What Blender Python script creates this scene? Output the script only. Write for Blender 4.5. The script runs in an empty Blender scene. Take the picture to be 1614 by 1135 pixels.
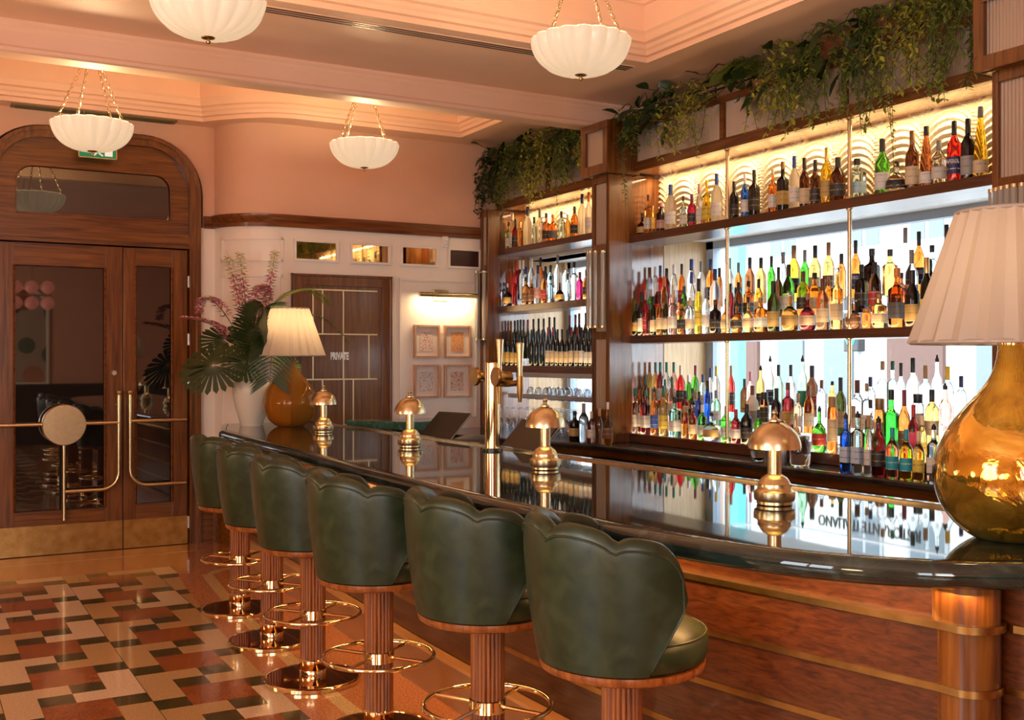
import bpy, bmesh, math, random
from mathutils import Vector, Matrix
random.seed(7)
sc = bpy.context.scene
COL = sc.collection
PI = math.pi
R = math.radians

# ------------------------------------------------------------------ camera
cam_d = bpy.data.cameras.new('camera'); cam = bpy.data.objects.new('camera', cam_d); COL.objects.link(cam)
cam.location = (0, 0, 1.6)
cam.rotation_euler = (R(90), 0, -math.atan2(957, 1692))
cam_d.sensor_width = 36; cam_d.lens = 1692 * 36 / 1614; cam_d.clip_start = .05
sc.camera = cam

# ------------------------------------------------------------------ light and exposure
DAY = 7.5
world = bpy.data.worlds.new('world'); sc.world = world; world.use_nodes = True
bg = world.node_tree.nodes['Background']; bg.inputs[0].default_value = (.80, .90, 1, 1); bg.inputs[1].default_value = DAY
vs = sc.view_settings
vs.view_transform = 'Standard'; vs.look = 'None'; vs.gamma = 1; vs.use_curve_mapping = False
vs.exposure = 0.5
cy = sc.cycles
cy.max_bounces = 10; cy.diffuse_bounces = 4; cy.glossy_bounces = 5; cy.transmission_bounces = 8; cy.transparent_max_bounces = 12
cy.caustics_reflective = False; cy.caustics_refractive = False
cy.sample_clamp_indirect = 4; cy.blur_glossy = 1

def lamp(name, kind, loc, energy, color, size=.1, size_y=None, rot=None, spread=None, portal=False):
    d = bpy.data.lights.new(name, kind); d.energy = energy; d.color = color
    if kind == 'AREA':
        d.size = size
        if size_y: d.shape = 'RECTANGLE'; d.size_y = size_y
        if spread: d.spread = spread
        if portal: d.cycles.is_portal = True
    else:
        d.shadow_soft_size = size
    o = bpy.data.objects.new(name, d); COL.objects.link(o); o.location = loc
    if rot: o.rotation_euler = rot
    return o
WARM = (1, .69, .36); WARMER = (1, .52, .18); DAYC = (.86, .93, 1)
# daylight: portals in the window openings (they only guide the sky light)
lamp('portal', 'AREA', (5.66, 5.2, 1.78), 1, DAYC, 3.3, 1.6, (R(90), 0, R(90)), portal=True)
lamp('portal', 'AREA', (5.66, 8.15, 1.78), 1, DAYC, 1.6, 1.6, (R(90), 0, R(90)), portal=True)
lamp('portal', 'AREA', (-3.15, 1.35, 1.95), 1, DAYC, 2.1, 2.2, (R(90), 0, R(-90)), portal=True)
lamp('portal', 'AREA', (-.9, -2.95, 2.0), 1, DAYC, 1.8, 2.0, (R(90), 0, 0), portal=True)
for z_, e_ in ((1.791, 3.2), (1.036, 4)):
    lamp('shelf_led', 'AREA', (4.917, 5.2, z_), e_, WARM, 3.3, .018, (R(180 + 32), 0, R(90)))
lamp('shelf_led', 'AREA', (4.917, 8.05, 2.11), 1.2, WARM, 1.7, .018, (R(180 + 32), 0, R(90)))
lamp('shelf_led', 'AREA', (4.917, 8.05, 1.55), 1, WARM, 1.7, .018, (R(180 + 32), 0, R(90)))
# warm LED strips the bar has: under the bottle wall headers, under the bar overhang, at the bar foot
lamp('led_strip', 'AREA', (5.13, 5.2, 3.04), 14, WARM, 3.2, .04, (R(-8), 0, R(90)))
lamp('led_strip', 'AREA', (5.13, 8.05, 3.01), 7, WARM, 1.7, .04, (R(-8), 0, R(90)))
lamp('led_strip', 'AREA', (2.185, 4.6, .972), 21, WARMER, 5.2, .03, (R(-10), 0, R(90)))
lamp('led_strip', 'AREA', (2.40, 2.12, .965), 1.1, WARMER, .7, .03, (R(-8), 0, R(108)))
for x, y, e in ((-1.2, .4, 70), (-1.7, 3.6, 52), (-1.3, 6.6, 44), (.4, -1.6, 34)):  # added fill: unseen point lights brightening ceiling and room from below
    lamp('added_fill_light', 'POINT', (x, y, 1.35), e, WARM, .3)

# ------------------------------------------------------------------ helpers
class MB:
    def __init__(s): s.v = []; s.f = []; s.m = []; s.M = Matrix.Identity(4)
    def add(s, vs, fs, mi=0):
        b = len(s.v)
        s.v += [tuple(s.M @ Vector(p)) for p in vs]
        for f in fs: s.f.append(tuple(b + i for i in f)); s.m.append(mi)
        return s
    def box(s, x0, x1, y0, y1, z0, z1, mi=0):
        v = [(x, y, z) for z in (z0, z1) for y in (y0, y1) for x in (x0, x1)]
        return s.add(v, [(0, 2, 3, 1), (4, 5, 7, 6), (0, 1, 5, 4), (2, 6, 7, 3), (0, 4, 6, 2), (1, 3, 7, 5)], mi)
    def grid(s, rows, close_u=False, close_v=False, mi=0):
        n = len(rows[0]); m = len(rows); v = [p for r in rows for p in r]; f = []
        for i in range(m if close_v else m - 1):
            for j in range(n if close_u else n - 1):
                a = i * n + j; b = i * n + (j + 1) % n; c = ((i + 1) % m) * n + (j + 1) % n; d = ((i + 1) % m) * n + j
                f.append((a, b, c, d))
        return s.add(v, f, mi)
    def lathe(s, prof, seg=24, c=(0, 0, 0), sect=None, mi=0, caps=True, a0=0, a1=None):
        rows = []
        full = a1 is None
        for r, z in prof:
            row = []
            for k in range(seg if full else seg + 1):
                a = 2 * PI * k / seg if full else a0 + (a1 - a0) * k / seg
                q = r * (sect(a) if sect else 1)
                row.append((c[0] + q * math.cos(a), c[1] + q * math.sin(a), c[2] + z))
            rows.append(row)
        s.grid(rows, close_u=full, mi=mi)
        if caps and full:
            for row, rev in ((rows[0], True), (rows[-1], False)):
                if abs(row[0][0] - row[seg // 2][0]) + abs(row[0][1] - row[seg // 2][1]) > 1e-5:
                    idx = list(range(seg)); s.add(row, [tuple(idx[::-1] if rev else idx)], mi)
        return s
    def cyl(s, c, r, h, seg=20, mi=0, axis='z'):
        K = s.M
        if axis == 'x': s.M = K @ Matrix.Translation(c) @ Matrix.Rotation(R(90), 4, 'Y')
        elif axis == 'y': s.M = K @ Matrix.Translation(c) @ Matrix.Rotation(R(-90), 4, 'X')
        else: s.M = K @ Matrix.Translation(c)
        s.lathe([(r, 0), (r, h)], seg, mi=mi); s.M = K
        return s
    def tube(s, pts, r, seg=8, closed=False, mi=0, caps=True):
        P = [Vector(p) for p in pts]; n = len(P)
        rr = r if isinstance(r, (list, tuple)) else [r] * n
        T = []
        for i in range(n):
            a = P[(i - 1) % n] if (closed or i > 0) else P[i]; b = P[(i + 1) % n] if (closed or i < n - 1) else P[i]
            T.append((b - a).normalized())
        up = Vector((0, 0, 1)) if abs(T[0].z) < .9 else Vector((1, 0, 0))
        N = (up - T[0] * up.dot(T[0])).normalized(); rows = []
        for i in range(n):
            N = (N - T[i] * N.dot(T[i])).normalized(); B = T[i].cross(N)
            rows.append([tuple(P[i] + (N * math.cos(2 * PI * k / seg) + B * math.sin(2 * PI * k / seg)) * rr[i]) for k in range(seg)])
        s.grid(rows, close_u=True, close_v=closed, mi=mi)
        if caps and not closed:
            s.add(rows[0], [tuple(range(seg))[::-1]], mi); s.add(rows[-1], [tuple(range(seg))], mi)
        return s
    def prism(s, poly, z0, z1, mi=0):
        n = len(poly)
        v = [(x, y, z0) for x, y in poly] + [(x, y, z1) for x, y in poly]
        f = [tuple(range(n))[::-1], tuple(range(n, 2 * n))] + [(i, (i + 1) % n, n + (i + 1) % n, n + i) for i in range(n)]
        return s.add(v, f, mi)
    def sweep(s, path, prof, closed=False, mi=0, cap=True):
        """profile points (d, z): d is the offset to the left of the path direction"""
        n = len(path); P = [Vector((p[0], p[1])) for p in path]; rows = []
        for i in range(n):
            d1 = (P[i] - P[i - 1]).normalized() if (closed or i > 0) else None
            d2 = (P[(i + 1) % n] - P[i]).normalized() if (closed or i < n - 1) else None
            d1 = d1 or d2; d2 = d2 or d1
            n1 = Vector((-d1.y, d1.x)); n2 = Vector((-d2.y, d2.x)); m = (n1 + n2).normalized(); m /= max(.35, m.dot(n1))
            rows.append([(P[i].x + m.x * d, P[i].y + m.y * d, z) for d, z in prof])
        s.grid(rows, close_v=closed, close_u=cap, mi=mi)
        if cap and not closed:
            k = len(prof); s.add(rows[0], [tuple(range(k))], mi); s.add(rows[-1], [tuple(range(k))[::-1]], mi)
        return s
    def mesh(s, name, mat, smooth=True, ang=38):
        me = bpy.data.meshes.new(name); me.from_pydata(s.v, [], s.f)
        mats = mat if isinstance(mat, (list, tuple)) else [mat]
        for q in mats: me.materials.append(q)
        if len(mats) > 1: me.polygons.foreach_set('material_index', s.m)
        bm = bmesh.new(); bm.from_mesh(me)
        bmesh.ops.remove_doubles(bm, verts=bm.verts, dist=1e-5)
        bmesh.ops.recalc_face_normals(bm, faces=bm.faces)
        bm.to_mesh(me); bm.free()
        if smooth:
            me.polygons.foreach_set('use_smooth', [True] * len(me.polygons)); me.set_sharp_from_angle(angle=R(ang))
        return me
    def build(s, name, mat, parent=None, smooth=True, bevel=0, ang=38):
        o = bpy.data.objects.new(name, s.mesh(name, mat, smooth, ang)); COL.objects.link(o)
        if parent is not None: o.parent = parent
        if bevel:
            b = o.modifiers.new('bevel', 'BEVEL'); b.width = bevel; b.segments = 2; b.limit_method = 'ANGLE'; b.angle_limit = R(40)
        return o

def bx(x0, x1, y0, y1, z0, z1): return MB().box(x0, x1, y0, y1, z0, z1)
def tag(o, label, cat, group=None):
    o['label'] = label; o['category'] = cat
    if group: o['group'] = group
    return o
def struct(o): o['kind'] = 'structure'; return o
def empty(name, loc=(0, 0, 0), rz=0):
    o = bpy.data.objects.new(name, None); COL.objects.link(o); o.location = loc; o.rotation_euler.z = rz; o.empty_display_size = .1
    return o
def thing(name, label, cat, loc=(0, 0, 0), rz=0, group=None): return tag(empty(name, loc, rz), label, cat, group)
def copy_tree(o, parent=None):
    c = o.copy(); COL.objects.link(c)
    if parent is not None: c.parent = parent
    for ch in list(o.children): copy_tree(ch, c)
    return c
def text(name, body, mat, size, loc, rot, parent=None, sx=1, depth=.001, align='CENTER', bold=0):
    cu = bpy.data.curves.new(name, 'FONT'); cu.body = body; cu.size = size; cu.extrude = depth; cu.offset = bold; cu.align_x = align; cu.align_y = 'CENTER'
    tmp = bpy.data.objects.new(name, cu); COL.objects.link(tmp); bpy.context.view_layer.update()
    me = bpy.data.meshes.new_from_object(tmp.evaluated_get(bpy.context.evaluated_depsgraph_get()))
    bpy.data.objects.remove(tmp); bpy.data.curves.remove(cu)
    o = bpy.data.objects.new(name, me); COL.objects.link(o); me.materials.clear(); me.materials.append(mat)
    o.location = loc; o.rotation_euler = rot; o.scale = (sx, 1, 1)
    if parent is not None: o.parent = parent
    return o
def cat_path(pts, n=6):
    out = []; P = [Vector(p) for p in pts]
    for i in range(len(P) - 1):
        a = P[max(i - 1, 0)]; b = P[i]; c = P[i + 1]; d = P[min(i + 2, len(P) - 1)]
        for k in range(n):
            t = k / n
            out.append(.5 * (2 * b + (c - a) * t + (2 * a - 5 * b + 4 * c - d) * t * t + (3 * b - a - 3 * c + d) * t ** 3))
    out.append(P[-1]); return out

# ------------------------------------------------------------------ materials
class S:
    """a socket in a node tree, with arithmetic"""
    def __init__(s, nt, k): s.nt = nt; s.k = k
    def _op(s, op, *a):
        n = s.nt.nodes.new('ShaderNodeMath'); n.operation = op
        for i, q in enumerate((s,) + a):
            if isinstance(q, S): s.nt.links.new(q.k, n.inputs[i])
            else: n.inputs[i].default_value = q
        return S(s.nt, n.outputs[0])
    def __add__(s, o): return s._op('ADD', o)
    def __sub__(s, o): return s._op('SUBTRACT', o)
    def __mul__(s, o): return s._op('MULTIPLY', o)
    def __truediv__(s, o): return s._op('DIVIDE', o)
    def floor(s): return s._op('FLOOR')
    def fract(s): return s._op('FRACT')
    def mod(s, o): return s._op('FLOORED_MODULO', o)
    def lt(s, o): return s._op('LESS_THAN', o)
    def gt(s, o): return s._op('GREATER_THAN', o)
    def eq(s, o): return s._op('COMPARE', o, .1)
    def mx(s, o): return s._op('MAXIMUM', o)
    def pw(s, o): return s._op('POWER', o)
    def ab(s): return s._op('ABSOLUTE')

def new_mat(name):
    m = bpy.data.materials.new(name); m.use_nodes = True
    return m, m.node_tree, m.node_tree.nodes['Principled BSDF']
def c4(c): return (c[0], c[1], c[2], 1)
def P(name, col, rough=.5, metal=0, **kw):
    m, nt, b = new_mat(name)
    b.inputs['Base Color'].default_value = c4(col); b.inputs['Roughness'].default_value = rough; b.inputs['Metallic'].default_value = metal
    for k, v in kw.items():
        b.inputs[k.replace('_', ' ')].default_value = v
    return m
def node(nt, t, **kw):
    n = nt.nodes.new(t)
    for k, v in kw.items():
        if k in n.inputs: n.inputs[k].default_value = v
        else: setattr(n, k, v)
    return n
def coords(nt, scale=(1, 1, 1)):
    tc = node(nt, 'ShaderNodeTexCoord'); mp = node(nt, 'ShaderNodeMapping'); mp.inputs['Scale'].default_value = scale
    nt.links.new(tc.outputs['Object'], mp.inputs[0]); return mp.outputs[0]
def ramp(nt, fac, stops):
    r = node(nt, 'ShaderNodeValToRGB'); e = r.color_ramp.elements
    while len(e) < len(stops): e.new(.5)
    for q, (p, c) in zip(e, stops): q.position = p; q.color = c4(c)
    nt.links.new(fac, r.inputs[0]); return r.outputs[0]
def bump(nt, b, h, strength, dist=.01):
    n = node(nt, 'ShaderNodeBump'); n.inputs['Strength'].default_value = strength; n.inputs['Distance'].default_value = dist
    nt.links.new(h, n.inputs['Height']); nt.links.new(n.outputs[0], b.inputs['Normal'])
def noise_mat(name, stops, scale=(1, 1, 1), nscale=5, detail=5, rough=.5, metal=0, dist=0, bmp=0, **kw):
    m, nt, b = new_mat(name)
    n = node(nt, 'ShaderNodeTexNoise'); n.inputs['Scale'].default_value = nscale; n.inputs['Detail'].default_value = detail; n.inputs['Distortion'].default_value = dist
    nt.links.new(coords(nt, scale), n.inputs['Vector'])
    nt.links.new(ramp(nt, n.outputs[0], stops), b.inputs['Base Color'])
    b.inputs['Roughness'].default_value = rough; b.inputs['Metallic'].default_value = metal
    if bmp: bump(nt, b, n.outputs[0], bmp)
    for k, v in kw.items(): b.inputs[k.replace('_', ' ')].default_value = v
    return m
def wood(name, dark, mid, light, grain='z', rough=.28, coat=.3, f=1):
    sc_ = {'z': (22 * f, 22 * f, 1.3 * f), 'x': (1.3 * f, 22 * f, 22 * f), 'y': (22 * f, 1.3 * f, 22 * f)}[grain]
    m = noise_mat(name, [(.30, dark), (.5, mid), (.72, light)], sc_, 1.6, 8, rough, dist=.8)
    m.node_tree.nodes['Principled BSDF'].inputs['Coat Weight'].default_value = coat
    m.node_tree.nodes['Principled BSDF'].inputs['Coat Roughness'].default_value = .12
    return m
WOOD_V = wood('oak_vertical', (.058, .0145, .0024), (.140, .045, .007), (.22, .080, .014))
WOOD_H = wood('oak_along_room', (.058, .0145, .0024), (.140, .045, .007), (.22, .080, .014), 'y')
WOOD_X = wood('oak_across_room', (.058, .0145, .0024), (.140, .045, .007), (.22, .080, .014), 'x')
WOOD_RED = wood('mahogany_rail', (.075, .02, .006), (.16, .05, .013), (.22, .075, .02), 'x', .3)
WOOD_BAR = wood('bar_panel_oak', (.032, .0075, .002), (.070, .0175, .0045), (.105, .029, .0075), 'y', .32, .3, 2.2)
WOOD_PALE = wood('pale_oak', (.42, .24, .10), (.55, .34, .16), (.62, .41, .21), 'z', .4)
WOOD_SHELF = wood('shelf_oak', (.040, .011, .004), (.085, .026, .009), (.125, .042, .015), 'y', .3)
WOOD_STOOL = wood('stool_oak', (.12, .027, .005), (.26, .070, .013), (.37, .115, .024), 'z', .3, .3, 2)
BRASS = noise_mat('satin_brass', [(.3, (.60, .48, .28)), (.7, (.72, .59, .37))], nscale=40, rough=.27, metal=1)
BRASS_POL = P('polished_brass', (.82, .63, .36), .07, 1)
BRASS_DARK = noise_mat('aged_brass', [(.3, (.36, .20, .06)), (.7, (.52, .31, .11))], nscale=14, rough=.3, metal=1)
BRASS_DISC = P('stool_base_brass', (.40, .17, .05), .06, 1)
PINK = noise_mat('pink_plaster', [(.3, (.66, .405, .285)), (.7, (.70, .435, .31))], nscale=3, rough=.6)
PINK_C = noise_mat('pink_ceiling', [(.3, (.84, .55, .40)), (.7, (.87, .58, .43))], nscale=3, rough=.55)
CREAMW = noise_mat('blush_white_paint', [(.3, (.82, .75, .69)), (.7, (.86, .79, .73))], nscale=3, rough=.35)
WHITE = P('white_paint', (.8, .78, .75), .5)
LEATHER = noise_mat('green_leather', [(.28, (.009, .017, .006)), (.5, (.017, .029, .011)), (.74, (.034, .048, .019))], nscale=13, detail=11, rough=.37, dist=.5, bmp=.12)
MARBLE = noise_mat('dark_green_marble', [(.3, (.008, .013, .011)), (.55, (.018, .032, .026)), (.72, (.05, .075, .062))], (1, 1, 1), 6, 9, .03, dist=1.4, IOR=1.65)
GREENM = noise_mat('green_marble', [(.3, (.02, .06, .045)), (.6, (.05, .13, .10)), (.75, (.16, .27, .22))], nscale=14, detail=9, rough=.12, dist=1.2)
COUNTER = noise_mat('grey_green_stone', [(.3, (.018, .02, .02)), (.7, (.05, .055, .052))], nscale=9, detail=8, rough=.15)
DARK = P('black_satin', (.008, .008, .009), .3)
DARKM = P('black_metal', (.02, .02, .022), .35, .6)
STEEL = P('brushed_steel', (.55, .55, .56), .28, 1)
GREYFR = P('grey_window_frame', (.34, .41, .50), .45)
MIRROR = P('bronze_mirror', (.82, .66, .42), .03, 1)
CERAMIC = P('cream_ceramic', (.78, .70, .60), .35)
PLINTH = noise_mat('bar_foot_board', [(.3, (.28, .12, .04)), (.7, (.42, .20, .075))], (1, .3, 1), 6, 6, .3)

def glassy(name, col, rough=.03, ior=1.38, tr=1):
    return P(name, col, rough, 0, Transmission_Weight=tr, IOR=ior)
G = {
 'amber': glassy('amber_liquor', (.80, .26, .045)), 'gold': glassy('golden_liquor', (.95, .58, .15)), 'yellow': glassy('yellow_liquor', (1, .72, .05)),
 'orange': glassy('orange_liquor', (1, .25, .035)), 'red': glassy('red_liquor', (.85, .035, .03)), 'darkred': glassy('wine_red_liquor', (.30, .02, .025)),
 'magenta': glassy('magenta_liquor', (.65, .03, .16)), 'pink': glassy('pink_liquor', (.95, .50, .40)), 'bronze': glassy('bronze_liquor', (.45, .15, .05)),
 'brown': glassy('brown_glass', (.12, .035, .012)), 'black': P('black_glass', (.008, .007, .008), .06), 'olive': glassy('olive_glass', (.05, .06, .012)),
 'green': glassy('green_glass', (.10, .50, .04)), 'palegreen': glassy('pale_green_glass', (.50, .90, .55)), 'teal': glassy('teal_glass', (.35, .80, .68)),
 'neon': glassy('neon_green_liquor', (.06, .90, .06)), 'blue': glassy('blue_glass', (.02, .13, .85)), 'navy': glassy('navy_glass', (.02, .03, .12)),
 'paleblue': glassy('pale_blue_glass', (.62, .87, .97)), 'clear': glassy('clear_glass', (.93, .96, .97), .02, 1.48), 'frosted': glassy('frosted_glass', (.93, .93, .92), .35),
 'cream': P('cream_bottle', (.80, .72, .60), .35), 'wineblack': P('wine_bottle_black', (.010, .013, .010), .07)}
def capm(n, c, r=.4, m=0): return P('cap_' + n, c, r, m)
CAP = {'black': capm('black', (.015, .015, .017)), 'white': capm('white', (.75, .73, .7)), 'grey': capm('grey', (.22, .22, .24)), 'blue': capm('blue', (.03, .07, .30)),
 'navy': capm('navy', (.02, .035, .14)), 'red': capm('red', (.5, .03, .03)), 'darkred': capm('dark_red', (.20, .02, .025)), 'maroon': capm('maroon', (.22, .025, .04)),
 'pink': capm('pink', (.65, .25, .28)), 'purple': capm('purple', (.16, .03, .13)), 'brown': capm('brown', (.14, .05, .02)), 'bronze': capm('bronze', (.30, .17, .08), .35, .5),
 'gold': capm('gold', (.75, .52, .2), .3, .8), 'yellow': capm('yellow', (.8, .55, .04)), 'green': capm('green', (.02, .13, .08)), 'olive': capm('olive', (.09, .10, .02)),
 'orange': capm('orange', (.75, .22, .03)), 'teal': capm('teal', (.02, .33, .36)), 'cream': capm('cream', (.72, .58, .36)), 'cork': capm('cork', (.40, .24, .11)),
 'glass': G['clear'], 'pourer': DARKM, 'amber': capm('amber', (.5, .2, .04))}
def labm(n, c, c2=None, r=.5):
    c2 = c2 or tuple(q * .55 for q in c)
    m, nt, b = new_mat('label_' + n); v = coords(nt)
    z = node(nt, 'ShaderNodeSeparateXYZ'); nt.links.new(v, z.inputs[0]); Z = S(nt, z.outputs[2])
    k = (Z * 26).fract().lt(.16); n2 = node(nt, 'ShaderNodeTexNoise'); n2.inputs['Scale'].default_value = 160
    nt.links.new(v, n2.inputs[0]); f = k * (S(nt, n2.outputs[0])).gt(.5)
    nt.links.new(ramp(nt, f.k, [(0, c), (1, c2)]), b.inputs['Base Color']); b.inputs['Roughness'].default_value = r
    return m
LAB = {'white': labm('white', (.70, .67, .62)), 'cream': labm('cream', (.66, .52, .33)), 'gold': labm('gold', (.50, .33, .10)), 'black': labm('black', (.02, .02, .02), (.4, .3, .15)),
 'dark': labm('dark', (.03, .025, .022), (.35, .27, .16)), 'red': labm('red', (.45, .04, .03), (.7, .6, .5)), 'navy': labm('navy', (.03, .03, .11), (.6, .55, .5)), 'pink': labm('pink', (.62, .34, .30)),
 'yellow': labm('yellow', (.75, .55, .06), (.05, .05, .04)), 'grey': labm('grey', (.34, .32, .30)), 'silver': labm('silver', (.45, .5, .48)), 'blue': labm('blue', (.04, .10, .42), (.6, .6, .6)),
 'paleblue': labm('paleblue', (.42, .62, .68)), 'bluewhite': labm('bluewhite', (.52, .62, .74), (.08, .15, .35)), 'green': labm('green', (.03, .35, .20)), 'brown': labm('brown', (.16, .07, .03), (.5, .4, .25)),
 'teal': labm('teal', (.03, .34, .42), (.5, .7, .7)), 'greydot': labm('greydot', (.10, .10, .11), (.03, .03, .03)), 'text': labm('text', (.6, .57, .5))}

# window glass: lets light straight through, with a faint mirror
def pane_mat(name, tint, refl=.08, pw_=5):
    m, nt, b = new_mat(name); nt.nodes.remove(b)
    t = node(nt, 'ShaderNodeBsdfTransparent'); t.inputs[0].default_value = c4(tint)
    g = node(nt, 'ShaderNodeBsdfGlossy'); g.inputs['Roughness'].default_value = .02
    lw = node(nt, 'ShaderNodeLayerWeight'); lw.inputs[0].default_value = .5; fr = S(nt, lw.outputs['Facing']).pw(pw_) * .9 + refl * .4
    mx = node(nt, 'ShaderNodeMixShader'); nt.links.new(fr.k, mx.inputs[0]); nt.links.new(t.outputs[0], mx.inputs[1]); nt.links.new(g.outputs[0], mx.inputs[2])
    nt.links.new(mx.outputs[0], nt.nodes['Material Output'].inputs[0]); return m
PANE = pane_mat('window_pane', (.97, .99, .99))
DOORGLASS = P('dark_door_glass', (.006, .007, .008), .02, 0, IOR=2.1)
REED = P('reeded_glass', (.42, .34, .27), .12, .25, Coat_Weight=.6)
ROD = P('glass_rod', (.93, .88, .78), .08, 0, Transmission_Weight=.7, IOR=1.4)

def translucent(name, col, tr=.6, emis=0, rough=.35, tcol=None):
    m, nt, b = new_mat(name)
    b.inputs['Base Color'].default_value = c4(col); b.inputs['Roughness'].default_value = rough
    t = node(nt, 'ShaderNodeBsdfTranslucent'); t.inputs[0].default_value = c4(tcol or col)
    mx = node(nt, 'ShaderNodeMixShader'); mx.inputs[0].default_value = tr
    nt.links.new(b.outputs[0], mx.inputs[1]); nt.links.new(t.outputs[0], mx.inputs[2]); nt.links.new(mx.outputs[0], nt.nodes['Material Output'].inputs[0])
    if emis: b.inputs['Emission Color'].default_value = (1, .78, .52, 1); b.inputs['Emission Strength'].default_value = emis
    return m
OPAL = translucent('opal_glass', (.90, .86, .80), .5, .58, .15, tcol=(.26, .22, .175))
SHADE = translucent('pleated_linen', (.76, .65, .55), .5, tcol=(.42, .34, .26))
LEAF = translucent('leaf_green', (.19, .26, .04), .3)
LEAF_D = translucent('leaf_dark_green', (.024, .05, .012), .2)
LEAF_Y = translucent('leaf_yellow_green', (.46, .47, .07), .3)
PETAL_P = translucent('pink_petal', (.72, .30, .36), .3)
PETAL_W = translucent('cream_petal', (.88, .84, .62), .3)
STEMM = P('plant_stem', (.06, .07, .02), .6)
AMBER_L = noise_mat('amber_blown_glass', [(.3, (.90, .33, .03)), (.7, (.98, .50, .08))], nscale=5, rough=.04, Transmission_Weight=.80, IOR=1.25, Specular_IOR_Level=.9)
GOLD_L = noise_mat('gold_mercury_glass', [(.25, (.30, .13, .01)), (.5, (.80, .46, .04)), (.75, (.95, .66, .13))], nscale=6, detail=3, rough=.07, metal=.9, dist=1.5, bmp=.9, Coat_Weight=1)
BULB = P('lamp_bulb', (1, .9, .7), .4); BULB.node_tree.nodes['Principled BSDF'].inputs['Emission Color'].default_value = (1, .72, .4, 1); BULB.node_tree.nodes['Principled BSDF'].inputs['Emission Strength'].default_value = 12

def floor_mat():
    m, nt, b = new_mat('terrazzo_floor'); v = coords(nt)
    xyz = node(nt, 'ShaderNodeSeparateXYZ'); nt.links.new(v, xyz.inputs[0]); x = S(nt, xyz.outputs[0]); y = S(nt, xyz.outputs[1])
    cx = ((x - 1.010) / .1555).floor(); ky = (y * -1 + 8.25) / .1520; ky = ky.floor()
    c = cx.mod(4); k = ky.mod(4)
    C = [c.eq(i) for i in range(4)]; K = [k.eq(i) for i in range(4)]
    dark = (C[0] * K[0]).mx(C[1] * K[2]).mx(C[2] * K[1]).mx(C[3] * K[3])
    terra = (C[1].mx(C[2])) * (K[3].mx(K[0]))
    # which L-shaped cream piece a cell belongs to, for its tone
    px = ((cx + 2) / 4).floor(); pk = ((ky - 1) / 4).floor(); pk2 = (ky / 4).floor()
    isA = C[0].mx(C[1]); pid = px * 7.13 + isA * (pk * 3.77 + .5) + (isA * -1 + 1) * (pk2 * 5.31)
    wn = node(nt, 'ShaderNodeTexWhiteNoise'); wn.noise_dimensions = '1D'; nt.links.new(pid.k, wn.inputs['W'])
    cream = ramp(nt, wn.outputs[0], [(0, (.50, .29, .12)), (.45, (.54, .33, .16)), (.55, (.68, .48, .32)), (1, (.74, .53, .37))])
    n1 = node(nt, 'ShaderNodeTexNoise'); n1.inputs['Scale'].default_value = 90; n1.inputs['Detail'].default_value = 4; nt.links.new(v, n1.inputs[0])
    n2 = node(nt, 'ShaderNodeTexNoise'); n2.inputs['Scale'].default_value = 7; n2.inputs['Detail'].default_value = 6; n2.inputs['Distortion'].default_value = 1; nt.links.new(v, n2.inputs[0])
    terc = ramp(nt, n2.outputs[0], [(.3, (.27, .070, .017)), (.7, (.34, .098, .027))])
    darkc = ramp(nt, n2.outputs[0], [(.3, (.035, .028, .008)), (.7, (.075, .06, .016))])
    bord = ramp(nt, n1.outputs[0], [(.35, (.42, .14, .05)), (.65, (.56, .22, .085))])
    strip = ramp(nt, n1.outputs[0], [(.35, (.52, .32, .13)), (.65, (.66, .45, .22))])
    def mix(f, a, bb):
        q = node(nt, 'ShaderNodeMix', data_type='RGBA'); nt.links.new(f.k, q.inputs[0]); nt.links.new(a, q.inputs[6]); nt.links.new(bb, q.inputs[7]); return q.outputs[2]
    col = mix(dark, cream, darkc); col = mix(terra, col, terc)
    # seams every half repeat
    fx = ((x - 1.010) / .622).fract() ; sx = fx.lt(.006)
    col = mix(sx * (terra * -1 + 1), col, darkc)
    # border edges bow with the bar
    yy = (y - 4.6); bow = yy * yy * .0155
    lim = bow + 1.575
    inb = x.gt(lim).mx(y.gt(8.545))
    col = mix(inb, col, bord)
    s0 = bow + 1.735; st = x.gt(s0) * x.lt(bow + 1.815) * y.lt(8.1)
    ax = (x - 2.23); ay = (y - 8.02); rr = (ax * ax + ay * ay)._op('SQRT')
    arc = rr.gt(.19) * rr.lt(.275) * y.gt(8.1) * x.lt(2.23)
    top = y.gt(8.21) * y.lt(8.295) * x.gt(2.23)
    col = mix(st.mx(arc).mx(top), col, strip)
    white = y.gt(9.135) * y.lt(9.165) * x.lt(2.2)
    col = mix(white, col, strip)
    mul = node(nt, 'ShaderNodeMix', data_type='RGBA', blend_type='MULTIPLY'); mul.inputs[0].default_value = .5
    nt.links.new(col, mul.inputs[6]); nt.links.new(ramp(nt, n1.outputs[0], [(.3, (.55, .5, .45)), (.6, (1, 1, 1))]), mul.inputs[7])
    nt.links.new(mul.outputs[2], b.inputs['Base Color'])
    b.inputs['Roughness'].default_value = .16; b.inputs['Coat Weight'].default_value = .35; b.inputs['Coat Roughness'].default_value = .05
    return m
FLOOR = floor_mat()

STEP = pane_mat('clear_acrylic', (.96, .97, .98))

# ------------------------------------------------------------------ the room
YD, YP, ZM = 9.55, 9.10, 3.65
struct(bx(-3.3, 5.3, -3.1, 9.75, -.1, 0).build('floor', FLOOR))
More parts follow.
